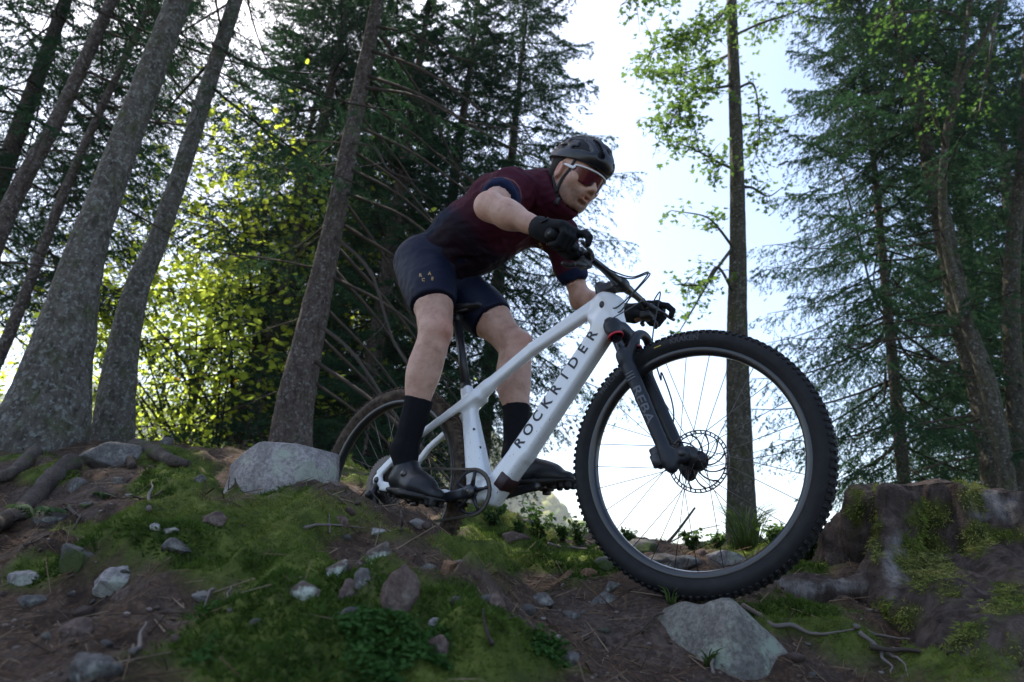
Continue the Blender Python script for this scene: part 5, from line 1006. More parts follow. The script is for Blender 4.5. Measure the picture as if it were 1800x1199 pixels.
def stone(name, px, py, wpx, hpx, kind, label, d=None, seed=0, sub=3, deep=.8, sink=.30, group=None, cat='stone', yaw=None, cuts=11):
    q, n = on_ground(px, py + hpx * .3)
    if d is not None: q = P(px, py + hpx * .3, d)
    k = pix(q)[2] / FPX; w, h = wpx * k / 2, hpx * k / 2; V, F = rock_shape(sub, seed, cuts); V = V * (w, w * deep, h * 1.12) / np.abs(V).max(0); a = random.Random(seed).uniform(-.3, .3) if yaw is None else yaw
    R = np.array([[math.cos(a), -math.sin(a), 0], [math.sin(a), math.cos(a), 0], [0, 0, 1]]); o = obj(name, V @ R.T, F, SM[kind]); o.location = q + (0, w * deep * .25, h * ((.42 if cat == 'boulder' else .33) - sink)); return tag(o, label, cat, group)
V, F = ICO[5]; V = np.sign(V) * np.abs(V) ** .42; V = V * (1 + .07 * fbm(V[:, 0] * 1.3, V[:, 1] * 1.3, V[:, 2] * 1.3, 3, 71) + .03 * fbm(V[:, 0] * 5, V[:, 1] * 5, V[:, 2] * 5, 3, 72) + .012 * fbm(V[:, 0] * 18, V[:, 1] * 18, V[:, 2] * 18, 2, 73))[:, None]
for n_, c_ in (((.8, -.3, .5), .98), ((-.6, -.4, .7), 1.02), ((.2, -.9, .35), .95), ((-.5, -.8, .2), 1.0), ((.05, 0, 1), .80), ((.9, -.5, -.1), .92)):
    n_ = unit(n_); d_ = V @ n_ - c_; V = V - np.outer(np.maximum(d_, 0) * .85, n_)
V = V / np.abs(V).max(0) * (.160, .125, .148); V[:, 0] *= 1 - .04 * V[:, 2] / .12; o = obj('boulder', V, F, SM['pale']); o.location = P(497, 852, 2.08); o.rotation_euler = (0, -.06, -.15); tag(o, 'big pale flat-topped boulder on the mossy mound, left of the rear wheel', 'boulder')
V, F = ICO[5]; V = np.sign(V) * np.abs(V) ** .8; V = V * (1 + .13 * fbm(V[:, 0] * 1.2 + 5, V[:, 1] * 1.2, V[:, 2] * 1.2, 3, 171) + .03 * fbm(V[:, 0] * 5, V[:, 1] * 5, V[:, 2] * 5, 3, 172) + .012 * fbm(V[:, 0] * 18, V[:, 1] * 18, V[:, 2] * 18, 2, 173))[:, None]
for n_, c_ in (((.62, -.3, .72), .72), ((-.75, -.35, .4), .85), ((.1, -.9, .35), .82)):
    n_ = unit(n_); d_ = V @ n_ - c_; V = V - np.outer(np.maximum(d_, 0) * .8, n_)
V = V / np.abs(V).max(0) * (.215, .25, .225); o = obj('boulder', V, F, SM['green']); q_ = P(1282, 1200, 1.62); o.location = (q_[0], q_[1], -.008 - .225); o.rotation_euler = (0, 0, .2); tag(o, 'pale green lichened boulder at the bottom edge under the front tyre', 'boulder')
stone('boulder', 185, 796, 132, 66, 'grey', 'wide grey rock lying at the foot of the pale lichened trunk', seed=21, sub=4, deep=.6, sink=.25, cat='boulder')
for px, py, w, h, kind, lab in (
 (133, 848, 36, 34, 'grey', 'upright grey stone on the left bank below the wide grey rock'), (205, 842, 26, 20, 'grey', 'small grey stone close under the right end of the wide grey rock'), (35, 1012, 70, 34, 'pale', 'flat pale stone near the left edge in front of the dark soil'), (200, 1012, 84, 62, 'pale', 'rounded greyish-tan boulder at the left foot of the mossy mound'),
 (132, 968, 56, 52, 'mossy', 'grey mossy rock on the left bank above the bright moss patch'), (82, 905, 60, 30, 'grey', 'low grey stone behind the little fern'), (290, 773, 24, 22, 'grey', 'small grey rock by the mossy root under the sunlit tree'), (352, 838, 22, 18, 'grey', 'lone bluish stone on the bank right of the mossy hump'), (150, 885, 24, 20, 'mossy', 'half-buried mossy stone in the middle of the left bank'),
 (272, 924, 26, 16, 'pale', 'pale chip of stone at the left top of the mossy mound'), (300, 930, 34, 12, 'pale', 'flat pale flake beside the chip on top of the mossy mound'), (305, 955, 52, 32, 'grey', 'pinkish-grey stone set in moss below the flat pale flake'), (372, 905, 50, 30, 'brown', 'brown rubble stone just under the left end of the flat-topped boulder'),
 (590, 995, 52, 48, 'lichen', 'round lichen-blotched stone in the mound, left of the tall reddish slab'), (535, 1028, 54, 44, 'lichen', 'brown stone with white blotches, lowest left in the mound\'s row'), (612, 1032, 44, 50, 'brown', 'pointed brown stone leaning left of the tall slab'), (640, 1010, 40, 42, 'grey', 'grey stone wedged against the tall reddish slab'), (668, 965, 56, 50, 'lichen', 'lichened stone above the tall slab near the mound\'s crest'),
 (706, 1022, 78, 104, 'brown', 'tall reddish cracked slab standing in the mossy bank'), (792, 994, 60, 52, 'ochre', 'orange-brown stone with a rusty top right of the tall slab'), (662, 930, 36, 22, 'pale', 'small pale stone on the mound\'s crest below the rear wheel'), (610, 1075, 44, 50, 'mossy', 'moss-grown stone under the pointed brown one'),
 (765, 1092, 34, 22, 'pale', 'small white-tipped stone in the green of the bank'), (600, 910, 36, 22, 'brown', 'reddish stone on the crest right of the flat-topped boulder'), (165, 1168, 92, 56, 'grey', 'blurred pale stone at the bottom left corner'), (130, 1098, 54, 40, 'brown', 'brown stone in the dark soil at lower left'), (215, 1040, 40, 32, 'brown', 'brown stone under the rounded greyish-tan boulder'),
 (1062, 1050, 56, 36, 'grey', 'grey stone on the trail left of the front tyre'), (950, 1050, 56, 28, 'grey', 'flat grey stone at the left side of the trail'), (1005, 1078, 34, 22, 'grey', 'smaller grey stone in the middle of the trail'), (1035, 1004, 34, 18, 'ochre', 'sunlit orange stone on the trail behind the front tyre'), (1075, 1028, 40, 22, 'grey', 'dark grey stone tucked against the front tyre\'s left side'),  # the sunlit stone's warm sunlight is put into its ochre colour
 (1130, 958, 70, 40, 'mossy', 'mossy rock on the brow seen through the lower left of the front wheel'), (1195, 984, 120, 34, 'grey', 'long flat rock seen through the front wheel'), (1275, 978, 90, 34, 'pale', 'pale rounded rock before the maple seen through the front wheel'), (1462, 968, 70, 46, 'grey', 'grey slab between the front wheel and the mossy stump'), (905, 940, 56, 26, 'brown', 'brown rock on the mossy ridge below the far hill'), (1060, 985, 40, 32, 'mossy', 'mossy block at the left rim of the front wheel'),
 (870, 1055, 40, 46, 'brown', 'earthy clod of stone at the right end of the mound'), (760, 1130, 60, 50, 'brown', 'brown stone low in the bank left of the trail'), (1000, 1150, 36, 24, 'grey', 'grey stone low on the trail near the bottom edge'), (1105, 1085, 24, 16, 'brown', 'small brown stone on the trail between tyre and boulder'), (60, 1050, 56, 34, 'grey', 'blurred grey stone under the flat pale one at the left edge'), (455, 1090, 40, 30, 'mossy', 'mossy lump of stone in the lower middle of the mound')):
    stone('stone', px, py, w, h, kind, lab, seed=int(px * 7 + py), sub=4 if w > 45 else 3)
SH = [mesh('stone', *rock_shape(2, 300 + i, 12, .3), SM[k]) for i, k in enumerate(('grey', 'brown', 'pale', 'mossy', 'brown', 'grey', 'brown', 'lichen'))]; n = 0; rs = random.Random(12)
while n < 70:
    px, py = rs.uniform(0, 1800), rs.uniform(790, 1199); q, nn = on_ground(px, py)
    if q is None or q[1] > 6 or math.hypot(q[0] - .53, q[1] - 1.875) < .12 or (1450 < px) or (moss_mask(*[np.array([c]) for c in q])[0] > .7 and rs.random() < .8): continue
    s = rs.choice((.006, .008, .010, .013, .017, .024)) * (.7 + .25 * q[1]); o = link('stone', SH[n % 8]); o.location = q + (0, 0, s * .05); o.scale = (s * rs.uniform(.8, 1.3), s, s * rs.uniform(.5, .8)); o.rotation_euler = (rs.uniform(-.3, .3), rs.uniform(-.3, .3), rs.uniform(0, 6.28)); zone = 'on the left bank' if px < 430 and py < 1000 else 'on the dark soil at lower left' if px < 330 else 'on the mossy mound' if px < 900 else 'on the trail left of the pale green boulder' if px < 1180 else 'on the slope under the great root'
    colr = ('grey', 'reddish brown', 'pale', 'mossy', 'dark brown', 'bluish grey', 'brown', 'lichen-spotted')[n % 8]; big = 'tiny' if s / q[1] < .007 else 'small'; lb = f'{big} {colr} loose stone lying {zone}'; tag(o, lb, 'stone', lb.replace('stone lying', 'stones lying')); n += 1
# ------------------------------------------------------------ stump and its great root
def Pz(px, py, d): return P(px, py, d)
LS, HS = np.array([.75, 1.15, -.75]), np.array([2.35, 3.1, .62]); S = SDF(LS, HS, .0125)
top = P(1650, 868, 2.42); cx, cy, zt = top[0], top[1], top[2]
S.cap((cx, cy, -.45), (cx, cy, zt - .02), .36, .265, .03); S.cap((cx + .30, cy - .05, -.5), (cx + .10, cy, zt - .16), .26, .20, .10); S.cap((cx + .05, cy - .42, -.62), (cx + .05, cy - .10, zt - .22), .27, .20, .12); S.cap((cx + .34, cy - .34, -.60), (cx + .15, cy - .08, zt - .20), .26, .18, .12)
S.cap(P(1475, 1010, 2.45), P(1540, 890, 2.35), .10, .075, .08); S.cap(P(1545, 1060, 2.02), P(1572, 1000, 2.06), .065, .060, .05); S.cap(P(1572, 1000, 2.06), P(1588, 890, 2.18), .060, .050, .05)
S.cap(P(1565, 1040, 2.02), P(1440, 1046, 1.98), .062, .050, .05); S.cap(P(1440, 1046, 1.98), P(1335, 1040, 2.0), .050, .038, .02); S.cap(P(1335, 1040, 2.0), P(1270, 1052, 2.02), .036, .024, .02); S.cap(P(1560, 1050, 2.0), P(1640, 1110, 1.75), .075, .08, .07); S.cap(P(1710, 1210, 1.52), P(1690, 1050, 1.98), .13, .11, .10); S.cap(P(1820, 1210, 1.5), P(1800, 1060, 1.95), .15, .13, .10)
V, F = S.mesh(); N = normals(V, F); ang = np.arctan2(V[:, 1] - cy, V[:, 0] - cx); rad = np.hypot(V[:, 0] - cx, V[:, 1] - cy); fur = fbm(ang * 5 + V[:, 2] * 1.5, V[:, 2] * 1.6, V[:, 0] * 2, 3, 77); body_ = (rad < .75) * np.clip((rad - .12) / .1, 0, 1)
V = V + N * (.034 * fur * body_ + .010 * fbm(V[:, 0] * 22, V[:, 1] * 22, V[:, 2] * 14, 3, 78) + .006 * fbm(V[:, 0] * 60, V[:, 1] * 60, V[:, 2] * 30, 2, 79))[:, None]
cutz = zt - .015 + .022 * fbm(V[:, 0] * 9, V[:, 1] * 9, 0, 2, 80) - .10 * np.clip((V[:, 0] - cx - .06) / .3, 0, 1); V[:, 2] = np.where(rad < .40, np.minimum(V[:, 2], cutz + .10 * (V[:, 2] - cutz)), V[:, 2])
SMO = [(1635, 905, 55, 30, 1.2), (1700, 880, 30, 50, 1.), (1618, 985, 50, 50, 1.3), (1712, 950, 35, 50, 1.1), (1760, 940, 70, 25, 1.1), (1505, 900, 22, 60, 1.), (1540, 930, 9, 70, 1.1), (1670, 1040, 45, 40, .8), (1770, 1065, 50, 50, .9), (1580, 1080, 50, 30, 1.), (1680, 1110, 70, 50, .8), (1790, 1130, 40, 60, .8), (1740, 1170, 60, 40, .7), (1450, 1075, 40, 8, .6)]
def px_mask(V, blobs, n, thr=.42):
    px, py, d = pix(V); m = np.zeros(len(V))
    for a, b, rx, ry, w in blobs: m = np.maximum(m, w * np.exp(-.7 * (((px - a) / rx) ** 2 + ((py - b) / ry) ** 2)))
    return np.clip((m + .40 * n - thr) * 3, 0, 1)
smo = px_mask(V, SMO, fbm(V[:, 0] * 14, V[:, 1] * 14, V[:, 2] * 14, 3, 81), .55); pale = px_mask(V, [(1572, 1000, 22, 50, 1.1), (1440, 1030, 110, 16, .75), (1755, 890, 60, 26, 1.)], fbm(V[:, 0] * 20, V[:, 1] * 20, V[:, 2] * 12, 3, 82))
m_stump = mat('rotting_stump_wood', (.06, .045, .036), .95, spec=.15); t = NT(m_stump); v = t.scale((1, 1, .35))
c = t.ramp(t.noise(24, 7, .7, vec=v, dist=.5), [(.3, (.016, .011, .009)), (.5, (.065, .047, .039)), (.7, (.135, .105, .09))]); c = t.mix(t.attr('pale'), c, t.ramp(t.noise(45, 5, .7, vec=v), [(.35, (.07, .06, .055)), (.65, (.25, .225, .21))])); c = t.mix(t.attr('moss'), c, t.ramp(t.noise(30, 5), [(.3, (.018, .026, .006)), (.6, (.08, .09, .02))])); t.color(c); t.bump(t.mix(.5, t.noise(50, 6, .75, vec=v), t.noise(150, 3, .7)), 1., .014)
stump_o = np.array([cx, cy, gz(cx, cy)]); stump = empty('tree_stump', Matrix.Translation(stump_o.tolist()), 'broad mossy rotting tree stump with a root running to the front wheel', 'stump')
o = obj('stump_wood', V - stump_o, F, m_stump, stump, attrs={'moss': smo, 'pale': pale}); SV, SF, SN, SMASK = V, F, N, smo
# ------------------------------------------------------------ moss: cushions of tiny shoots
m_moss = mat('moss_shoots', (.05, .08, .015), .8, spec=.15); t = NT(m_moss); tc = t.ramp(t.attr('tint'), [(0., (.026, .058, .010)), (.35, (.075, .125, .02)), (.7, (.15, .19, .032)), (1., (.22, .22, .07))]); t.color(tc)
tr = t.n('ShaderNodeBsdfTranslucent'); t.l(tc, tr.inputs[0]); mx = t.n('ShaderNodeMixShader'); mx.inputs[0].default_value = .3; t.l(t.b.outputs[0], mx.inputs[1]); t.l(tr.outputs[0], mx.inputs[2]); t.l(mx.outputs[0], t.t.nodes['Material Output'].inputs[0])
def gzv(x, y):
    i = np.clip(np.searchsorted(gx, x) - 1, 0, len(gx) - 2); j = np.clip(np.searchsorted(gy, y) - 1, 0, len(gy) - 2); u = (x - gx[i]) / (gx[i + 1] - gx[i]); v = (y - gy[j]) / (gy[j + 1] - gy[j])
    z = GZ[i, j] * (1 - u) * (1 - v) + GZ[i + 1, j] * u * (1 - v) + GZ[i, j + 1] * (1 - u) * v + GZ[i + 1, j + 1] * u * v; dx = (GZ[i + 1, j] - GZ[i, j]) / (gx[i + 1] - gx[i]); dy = (GZ[i, j + 1] - GZ[i, j]) / (gy[j + 1] - gy[j]); n = np.stack([-dx, -dy, np.ones_like(dx)], -1); return z, n / np.linalg.norm(n, axis=1)[:, None], GM[i, j]
def shoots(C, N, k, ln, w, tint, seed, droop=0.):
    r = np.random.default_rng(seed); n = len(C); C = np.repeat(C, k, 0); N = np.repeat(N, k, 0); ln = np.repeat(ln, k) * r.uniform(.5, 1.3, n * k); off = r.normal(size=(n * k, 3)); off -= N * (off * N).sum(1)[:, None]; d = N + off * .75 + np.array([0, 0, -droop]); d /= np.linalg.norm(d, axis=1)[:, None]; s = np.cross(d, r.normal(size=(n * k, 3))); s /= np.linalg.norm(s, axis=1)[:, None]; ww = (w * (ln / ln.mean()))[:, None]; b = C + off * np.repeat(np.ones(n), k)[:, None] * ln[:, None] * .45
    V = np.stack([b - s * ww, b + s * ww, b + d * ln[:, None]], 1).reshape(-1, 3); return V, np.arange(len(V)).reshape(-1, 3), np.repeat(np.repeat(tint, k) + r.uniform(-.12, .12, n * k), 3)
r = np.random.default_rng(3); x = r.uniform(-3.4, 2.6, 900000); y = .5 + 5.5 * r.uniform(0, 1, 900000) ** 1.5; z, nn, mm = gzv(x, y); px, py, d = pix(np.stack([x, y, z], -1)); keep = (mm > r.uniform(.25, .8, len(x))) & (px > -60) & (px < 1860) & (py < 1290) & (r.uniform(size=len(x)) < np.clip(1.5 / d, .05, 1)) & (np.hypot(x - .53, y - 1.9) > .05)
idx_ = np.nonzero(keep)[0][:52000]; C = np.stack([x, y, z], -1)[idx_]; tint = np.clip(.42 + .45 * fbm(C[:, 0] * 4, C[:, 1] * 4, 0, 3, 90) + .15 * (C[:, 2] > .05), 0, 1); ln = (.008 + .007 * (tint < .35)) * (.65 + .35 * d[idx_])
V, F, tt = shoots(C, nn[idx_], 4, ln * .75, .0019, tint, 4); obj('moss', V, F, m_moss, smooth=False, attrs={'tint': tt}, kind='stuff')
w_ = SMASK > .45; cand = np.nonzero(w_)[0]; cand = r.choice(cand, min(len(cand), 26000)); V, F, tt = shoots(SV[cand] + r.normal(size=(len(cand), 3)) * .005, SN[cand], 5, np.full(len(cand), .0125), .0020, np.clip(.86 + .3 * fbm(SV[cand, 0] * 9, SV[cand, 1] * 9, SV[cand, 2] * 9, 2, 91), 0, 1), 5, droop=.9); obj('moss_tufts', V - stump_o, F, m_moss, stump, smooth=False, attrs={'tint': tt}, kind='stuff')
# leafy ground plants low in the foreground
m_sorrel = leafy('sorrel_leaves', (.022, .065, .014), (.045, .105, .022), (.06, .16, .03), .25, .85); k_ = np.nonzero((py > 1075) & (px > 330) & (px < 1000) & (mm > .6) & (d < 1.45) & (vn(x * 7, y * 7, 0, 66) > .0))[0][:1700]; C = np.stack([x, y, z + .012], -1)[k_]; V, F = scatter_leaves(np.repeat(C, 3, 0) + r.normal(size=(len(C) * 3, 3)) * (.007, .007, .003), .0095, 'oval', r, .6); obj('wood_sorrel', V, F, m_sorrel, smooth=False, kind='stuff')
# ------------------------------------------------------------ litter: fallen needles, grit
m_lit = mat('fallen_needles', (.12, .075, .045), .9, spec=.1); t = NT(m_lit); t.color(t.ramp(t.attr('tint'), [(0, (.035, .024, .018)), (.5, (.12, .072, .043)), (1, (.24, .18, .125))]))
def sticks(n, l0, l1, w, seed, mfun):
    r = np.random.default_rng(seed); x = r.uniform(-3.4, 2.6, n * 8); y = .5 + 5 * r.uniform(0, 1, n * 8) ** 1.5; z, nn, mm = gzv(x, y); px, py, d = pix(np.stack([x, y, z], -1)); k = np.nonzero((px > -60) & (px < 1860) & (py < 1290) & mfun(mm, r) & (r.uniform(size=len(x)) < 1.6 / d))[0][:n]; C = np.stack([x, y, z + .003], -1)[k]; N = nn[k]; m = len(C); a = r.normal(size=(m, 3)); a -= N * (a * N).sum(1)[:, None] * .8; a /= np.linalg.norm(a, axis=1)[:, None]; s = np.cross(N, a); L = r.uniform(l0, l1, m)[:, None] * (.7 + .3 * d[k])[:, None]; ww = w * (.7 + .3 * d[k])[:, None]; up = N * ww
    V = np.stack([C - a * L - s * ww, C - a * L + s * ww, C + a * L + s * ww * .5 + up, C + a * L - s * ww * .5 + up, C + up * 1.6], 1).reshape(-1, 3); b = np.arange(m)[:, None] * 5; F = np.concatenate([b + q for q in ([0, 1, 4], [1, 2, 4], [2, 3, 4], [3, 0, 4])], 0); return V, F, np.repeat(r.uniform(0, 1, m), 5)
V, F, tt = sticks(11000, .006, .016, .0007, 8, lambda mm, r: mm < r.uniform(.1, .9, len(mm))); obj('needle_litter', V, F, m_lit, smooth=False, attrs={'tint': tt}, kind='stuff')
V, F, tt = sticks(1500, .02, .07, .0016, 9, lambda mm, r: mm < r.uniform(.2, 1.1, len(mm))); obj('twig_litter', V, F, m_lit, smooth=False, attrs={'tint': tt}, kind='stuff')
IV, IF = ICO[1]; m_grit = mat('grit', (.14, .115, .1), .95, spec=.1); t = NT(m_grit); t.color(t.ramp(t.attr('tint'), [(0, (.04, .03, .025)), (.5, (.12, .085, .07)), (1, (.26, .23, .21))]))
r = np.random.default_rng(31); n = 30000; x = r.uniform(-2.6, 2.2, n); y = .55 + 3.6 * r.uniform(0, 1, n) ** 1.4; z, nn, mm = gzv(x, y); px, py, d = pix(np.stack([x, y, z], -1)); k = np.nonzero((mm < .3) & (px > -40) & (px < 1840) & (py < 1260))[0][:2600]; m = len(k); sz = .0016 + .006 * r.uniform(size=m) ** 3.0; V = IV[None] * (1 + .35 * r.normal(size=(m, len(IV), 1)) * .6) * sz[:, None, None] * np.array([1, 1, .65]) + np.stack([x, y, z + .001], -1)[k][:, None]
obj('gravel', V.reshape(-1, 3), (IF[None] + (np.arange(m) * len(IV))[:, None, None]).reshape(-1, 3), m_grit, smooth=False, attrs={'tint': np.repeat(r.uniform(0, 1, m), len(IV))}, kind='stuff')
# ------------------------------------------------------------ roots and fallen twigs
m_root = stone_mat('root_bark', (.03, .024, .02), (.085, .066, .055), (.15, .12, .10), (.16, .15, .13), .3, .25)
def ground_path(pp, lift=.006):
    out = []
    for a, b in pp: q, _ = on_ground(a, b); out.append(q + (0, 0, lift))
    return spline(out, 8 * len(out))
def root(T, pp, r0, r1):
    c = ground_path(pp, r0 * .3); rr = np.linspace(r0, r1, len(c)) * (1 + .12 * vn(np.arange(len(c)) * .7, 0, 0, int(pp[0][0]))); V, F = tube(c - T[3], rr, 10); obj('root', V, F, m_root, T[0])
root(T1, [(125, 818), (85, 850), (60, 880), (35, 905), (0, 925), (-40, 940)], .048, .030); root(T1, [(60, 800), (20, 835), (-30, 850)], .04, .02); root(T1, [(0, 915), (40, 912), (75, 908)], .02, .012); root(T2, [(235, 790), (270, 800), (300, 815), (330, 822)], .05, .02); root(T2, [(225, 800), (232, 825)], .03, .02)
def fallen(pp, r0, label, m=m_dead, lift=.012, subs=()):
    c = ground_path(pp, lift); c = c + r0 * 1.1 * np.stack([vn(np.arange(len(c)) * .22, q * 9.1, pp[0][0]) for q in range(3)], 1); o0 = c[0].copy(); V, F = tube(c - o0, np.linspace(r0, r0 * .25, len(c)) * (1 + .2 * vn(np.arange(len(c)) * .8, 0, 0, 3)), 7)
    K = [(V, F)] + [tube(spline([np.array(q) - o0 for q in s], 8), np.linspace(r0 * .5, r0 * .25, 8), 5) for s in subs]; V, F = join(K); o = obj('fallen_twig', V, F, m); o.location = o0; tag(o, label, 'twig')
m_pale = mat('weathered_twig', (.16, .135, .12), .9, spec=.15)
for pp, r0, lab, m in (
 ([(1300, 1072), (1370, 1108), (1440, 1118), (1500, 1115)], .0075, 'long grey twig curving from the tyre across the moss under the root', m_pale), ([(1500, 1112), (1545, 1125), (1600, 1138)], .006, 'pale forked twig end on the mossy slope by the stump', m_pale), ([(1510, 1125), (1550, 1160), (1575, 1199)], .006, 'bent grey twig dropping to the bottom edge by the stump', m_pale), ([(1545, 1150), (1580, 1165), (1600, 1199)], .005, 'thin grey twig right of the bent one at the bottom edge', m_pale), ([(1530, 1150), (1610, 1155), (1680, 1160)], .007, 'brown twig lying level on the slope below the stump', m_dead),
 ([(255, 905), (268, 850)], .006, 'short grey stick standing slantwise on the left bank', m_pale), ([(235, 880), (270, 878), (300, 850)], .005, 'thin stick lying behind the short slanting one', m_dead), ([(125, 895), (135, 915), (133, 935)], .010, 'reddish stub of root poking from the left bank', m_root), ([(45, 965), (80, 950), (105, 945)], .004, 'pair of thin sticks on dark soil above the flat pale stone', m_dead), ([(0, 930), (30, 915), (60, 895)], .005, 'long thin stick at the left edge below the root', m_dead), ([(0, 838), (30, 828), (60, 822)], .009, 'pale stick lying at the left edge under the thick trunk', m_pale), ([(155, 875), (175, 872), (205, 878)], .004, 'thin stick beside the pale green seedling', m_pale),
 ([(535, 940), (580, 930), (640, 936)], .004, 'pale bent stalk lying on top of the mossy mound', m_pale), ([(578, 945), (577, 915)], .003, 'upright dry stalk on the mound below the boulder', m_pale), ([(705, 945), (702, 905), (694, 890)], .004, 'rootlet hanging from the crest under the pedal', m_root), ([(370, 1045), (360, 1075)], .004, 'blurred pale stalk in the moss of the mound', m_pale), ([(400, 1085), (402, 1045)], .004, 'second blurred stalk in the middle of the mound', m_pale), ([(235, 1165), (250, 1110)], .005, 'blurred pale stalk near the bottom left', m_pale), ([(860, 1150), (850, 1085)], .004, 'hanging rootlet at the right end of the mound', m_root), ([(1125, 1120), (1145, 1095), (1180, 1080)], .004, 'bowed thin twig left of the lichened boulder', m_dead), ([(1255, 1199), (1250, 1160), (1240, 1120)], .004, 'pale crooked twig leaning on the lichened boulder', m_pale), ([(960, 958), (1010, 968), (1060, 965)], .008, 'grey twig lying along the ridge behind the front wheel', m_pale)):
    fallen(pp, r0, lab, m)
tg = foot(1165, 968, 4.9); c = spline([tg, up_to(tg, 1190, 935), up_to(tg, 1222, 892)], 10); V, F = join([tube(c - tg, np.linspace(.013, .008, 10), 7), tube(spline([up_to(tg, 1175, 955) - tg, up_to(tg, 1215, 935) - tg, up_to(tg, 1266, 923) - tg], 8), np.linspace(.006, .003, 8), 5), tube(spline([up_to(tg, 1190, 933) - tg, up_to(tg, 1200, 920) - tg], 4), .004, 4)]); o = obj('bare_sapling', V, F, m_dead); o.location = tg; tag(o, 'bare broken sapling leaning right, seen through the front wheel', 'sapling')
# ------------------------------------------------------------ small plants
m_fern = leafy('fern_green', (.06, .10, .04), (.10, .15, .06), (.10, .18, .05), .3); m_shrub = leafy('bilberry_leaves', (.03, .06, .02), (.06, .10, .03), (.12, .22, .05), .4); m_grass = leafy('grass_blades', (.07, .11, .03), (.12, .16, .05), (.18, .28, .07), .4)
def plant(name, px, py, label, kind, h, n, seed, group=None, cat='plant'):
    q, _ = on_ground(px, py); rr_ = np.random.default_rng(seed); e = empty(name, Matrix.Translation(q.tolist()), label, cat, group); K = []; C = []
    if kind == 'grass':
        for i in range(n):
            a = rr_.uniform(0, 6.28); o = np.array([math.cos(a), math.sin(a), 0]); b = o * rr_.uniform(0, h * .25); L = h * rr_.uniform(.5, 1.1); K.append(tube(spline([b, b + (0, 0, L * .6) + o * L * .15, b + (0, 0, L * .8) + o * L * .5], 6), [.0022, .0024, .002, .0016, .001, .0004], 3))
        V, F = join(K); obj('blades', V, F, m_grass, e, kind='stuff')
    elif kind == 'fern':
        for i in range(n):
            a = i / n * 6.28 + rr_.uniform(-.3, .3); o = np.array([math.cos(a), math.sin(a), 0]); c = spline([np.zeros(3), o * h * .5 + (0, 0, h * .5), o * h * 1.0 + (0, 0, h * .45)], 14); sd = np.array([-o[1], o[0], 0]); K = [tube(c, np.linspace(.0022, .0008, 14), 4)]
            for k in range(2, 14):
                for s in (-1, 1):
                    l = h * .42 * math.sin(k / 14 * 2.6 + .35); d = sd * s * .9 + o * .35; p = c[k]; w = o * h * .035; K.append((np.array([p - w, p + w, p + d * l * .6 + w * .9 - (0, 0, .01), p + d * l - (0, 0, .02 * h / .15), p + d * l * .55 - w * .9]), [(0, 1, 2), (0, 2, 3, 4)]))
            V, F = join(K); obj('frond', V, F, m_fern, e)
    else:
        for i in range(n):
            a = rr_.uniform(0, 6.28); o = np.array([math.cos(a), math.sin(a), 0]); L = h * rr_.uniform(.6, 1.1); c = spline([o * .01, o * L * .25 + (0, 0, L * .55), o * L * .55 + (0, 0, L)], 8); K.append(tube(c, np.linspace(.003, .001, 8), 4)); C += [c[k] + rr_.normal(size=3) * .018 * h / .2 for k in range(2, 8) for _ in range(4)]
        V, F = join(K); obj('stems', V, F, m_limb, e, kind='stuff'); V, F = scatter_leaves(np.array(C), .034 * (h / .2) ** .5, 'oval', rr_); obj('leaves', V, F, m_shrub, e, smooth=False, kind='stuff')
plant('fern', 62, 915, 'small pale green fern on the left bank', 'fern', .10, 7, 1, cat='fern'); plant('seedling', 182, 876, 'tiny pale green seedling in the middle of the left bank', 'fern', .045, 5, 2, cat='seedling'); plant('grass_tuft', 1312, 968, 'tuft of long grass at the foot of the maple behind the front wheel', 'grass', .30, 110, 3, cat='grass'); plant('grass_tuft', 1180, 1062, 'few grass blades sprouting right under the front tyre', 'grass', .05, 12, 4, cat='grass'); plant('grass_tuft', 1245, 1172, 'fresh green leaf tuft at the bottom edge before the lichened boulder', 'grass', .05, 14, 14, cat='grass')
for i, (px, py, h, lab) in enumerate(((945, 948, .16, 'leafy shrublet on the brow below the left pedal'), (988, 951, .07, 'shrublet in the middle of the brow before the far hill'), (1016, 960, .13, 'low shrublet on the brow close left of the front wheel'), (912, 938, .06, 'shrublet on the ridge just right of the rear wheel'), (1105, 958, .08, 'dark shrublet at the left inside the front wheel'), (1215, 966, .09, 'shrublet beside the bare broken sapling'), (1260, 964, .08, 'small shrublet left of the maple foot'), (1360, 966, .12, 'shrublet right of the maple foot'), (1420, 985, .10, 'shrublet between front wheel and grey slab'), (864, 925, .12, 'shrublet on the mossy ridge directly below the chainring'))):
    plant('bilberry_shrub', px, py, lab, 'shrub', h, 7 + (i * 5) % 9, 20 + i, 'shrublets along the brow', 'shrub')
def young(px, d, sc, lab, i):
    x, y = at(px, d); e = empty('young_spruce', Matrix.Translation((x, y, gz(x, y))) @ Matrix.Rotation(i * 1.7, 4, 'Z') @ Matrix.Scale(sc, 4), lab, 'young spruce', 'young spruces under the wood'); link('trunk', YTRUNK, e); link('crown', YOUNG[0], e, kind='stuff'); link('limbs', YOUNG[1], e, kind='stuff')
for i, (px, d, sc, lab) in enumerate(((440, 8.5, 1.0, 'young dark spruce low between the boulder and the third trunk'), (640, 7.2, .9, 'young spruce just behind the rear wheel'), (385, 10, 1.1, 'young spruce before the sunlit leaves left of the boulder'), (560, 8.8, 1.2, 'young spruce right of the flecked trunk\'s foot'), (700, 8.4, 1.3, 'young spruce hidden partly by the rear wheel and the rider\'s leg'), (1385, 10.5, 1.1, 'young spruce seen at the right inside of the front wheel'))): young(px, d, sc, lab, i)
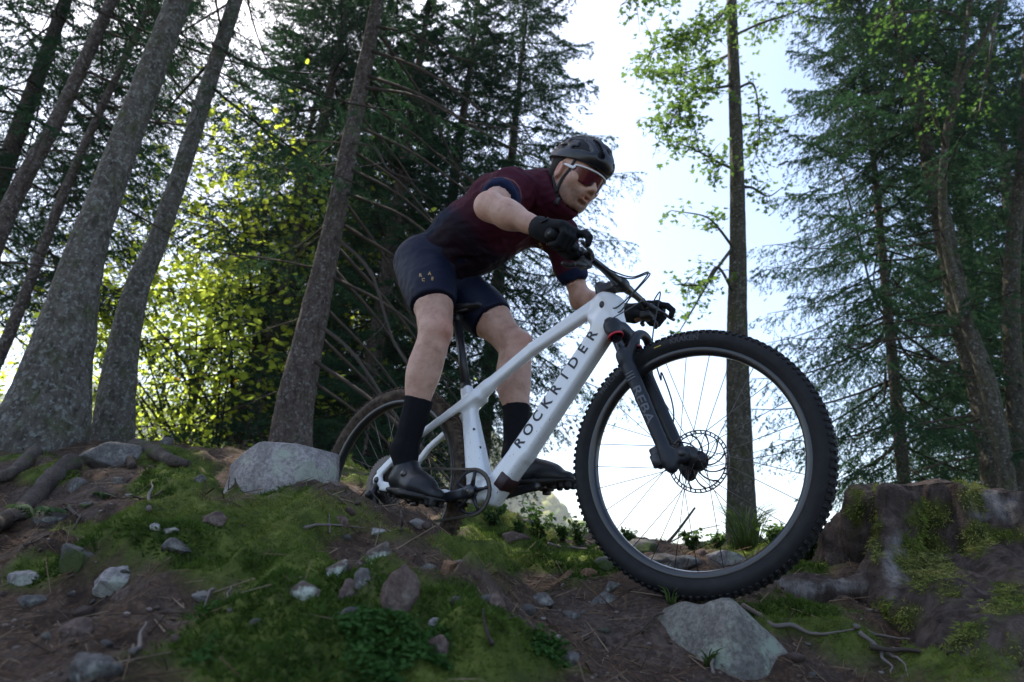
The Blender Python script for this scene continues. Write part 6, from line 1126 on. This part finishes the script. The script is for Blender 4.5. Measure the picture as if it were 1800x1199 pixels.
# ------------------------------------------------------------ the wood on the far hill, and the air between
r = np.random.default_rng(44); n = 600; x = r.uniform(-40, 75, n); y = r.uniform(255, 350, n); z = hill_z(x, y); IV, IF = ICO[2]; sz = r.uniform(1.8, 4.2, n); V = IV[None] * np.stack([sz, sz, sz * r.uniform(1., 1.7, n)], -1)[:, None]; C = np.stack([x, y, z + sz * 1.0], -1)[:, None]; V = V * (1 + .30 * fbm(V[..., 0] * .55 + C[..., 0], V[..., 1] * .55 + C[..., 1], V[..., 2] * .55, 3, 60))[..., None] + C
m_far = mat('far_foliage', (.09, .12, .035), .9, spec=.1); t = NT(m_far); t.color(t.mix(t.ramp(t.noise(1.3, 5, .7), [(.4, .0), (.6, 1.)]), t.ramp(t.attr('tint'), [(0, (.015, .035, .015)), (.5, (.04, .065, .02)), (1, (.10, .095, .025))]), t.ramp(t.attr('tint'), [(0, (.05, .09, .03)), (.5, (.18, .22, .05)), (1, (.30, .28, .08))])))  # shade in the crown gaps is put into the foliage colour
obj('distant_wood', V.reshape(-1, 3), (IF[None] + (np.arange(n) * len(IV))[:, None, None]).reshape(-1, 3), m_far, attrs={'tint': np.repeat(r.uniform(0, 1, n), len(IV))}, kind='stuff')
hz = bpy.data.materials.new('haze_air'); hz.use_nodes = True; nt = hz.node_tree; nt.nodes.clear(); ho = nt.nodes.new('ShaderNodeOutputMaterial'); pv = nt.nodes.new('ShaderNodeVolumePrincipled'); pv.inputs['Color'].default_value = (.92, .95, 1, 1); pv.inputs['Density'].default_value = .0006; pv.inputs['Anisotropy'].default_value = .35; nt.links.new(pv.outputs[0], ho.inputs['Volume'])
zlo, zhi, R_ = float(min(GZ.min(), HZ.min())) - 1.5, 85., float(max(abs(gx).max(), abs(gy).max())) + 20
V = np.array([(sx * R_, sy * R_, z) for z in (zlo, zhi) for sx, sy in ((-1, -1), (1, -1), (1, 1), (-1, 1))]); obj('haze', V, [(3, 2, 1, 0), (4, 5, 6, 7), (0, 1, 5, 4), (1, 2, 6, 5), (2, 3, 7, 6), (3, 0, 4, 7)], hz, smooth=False, kind='stuff')
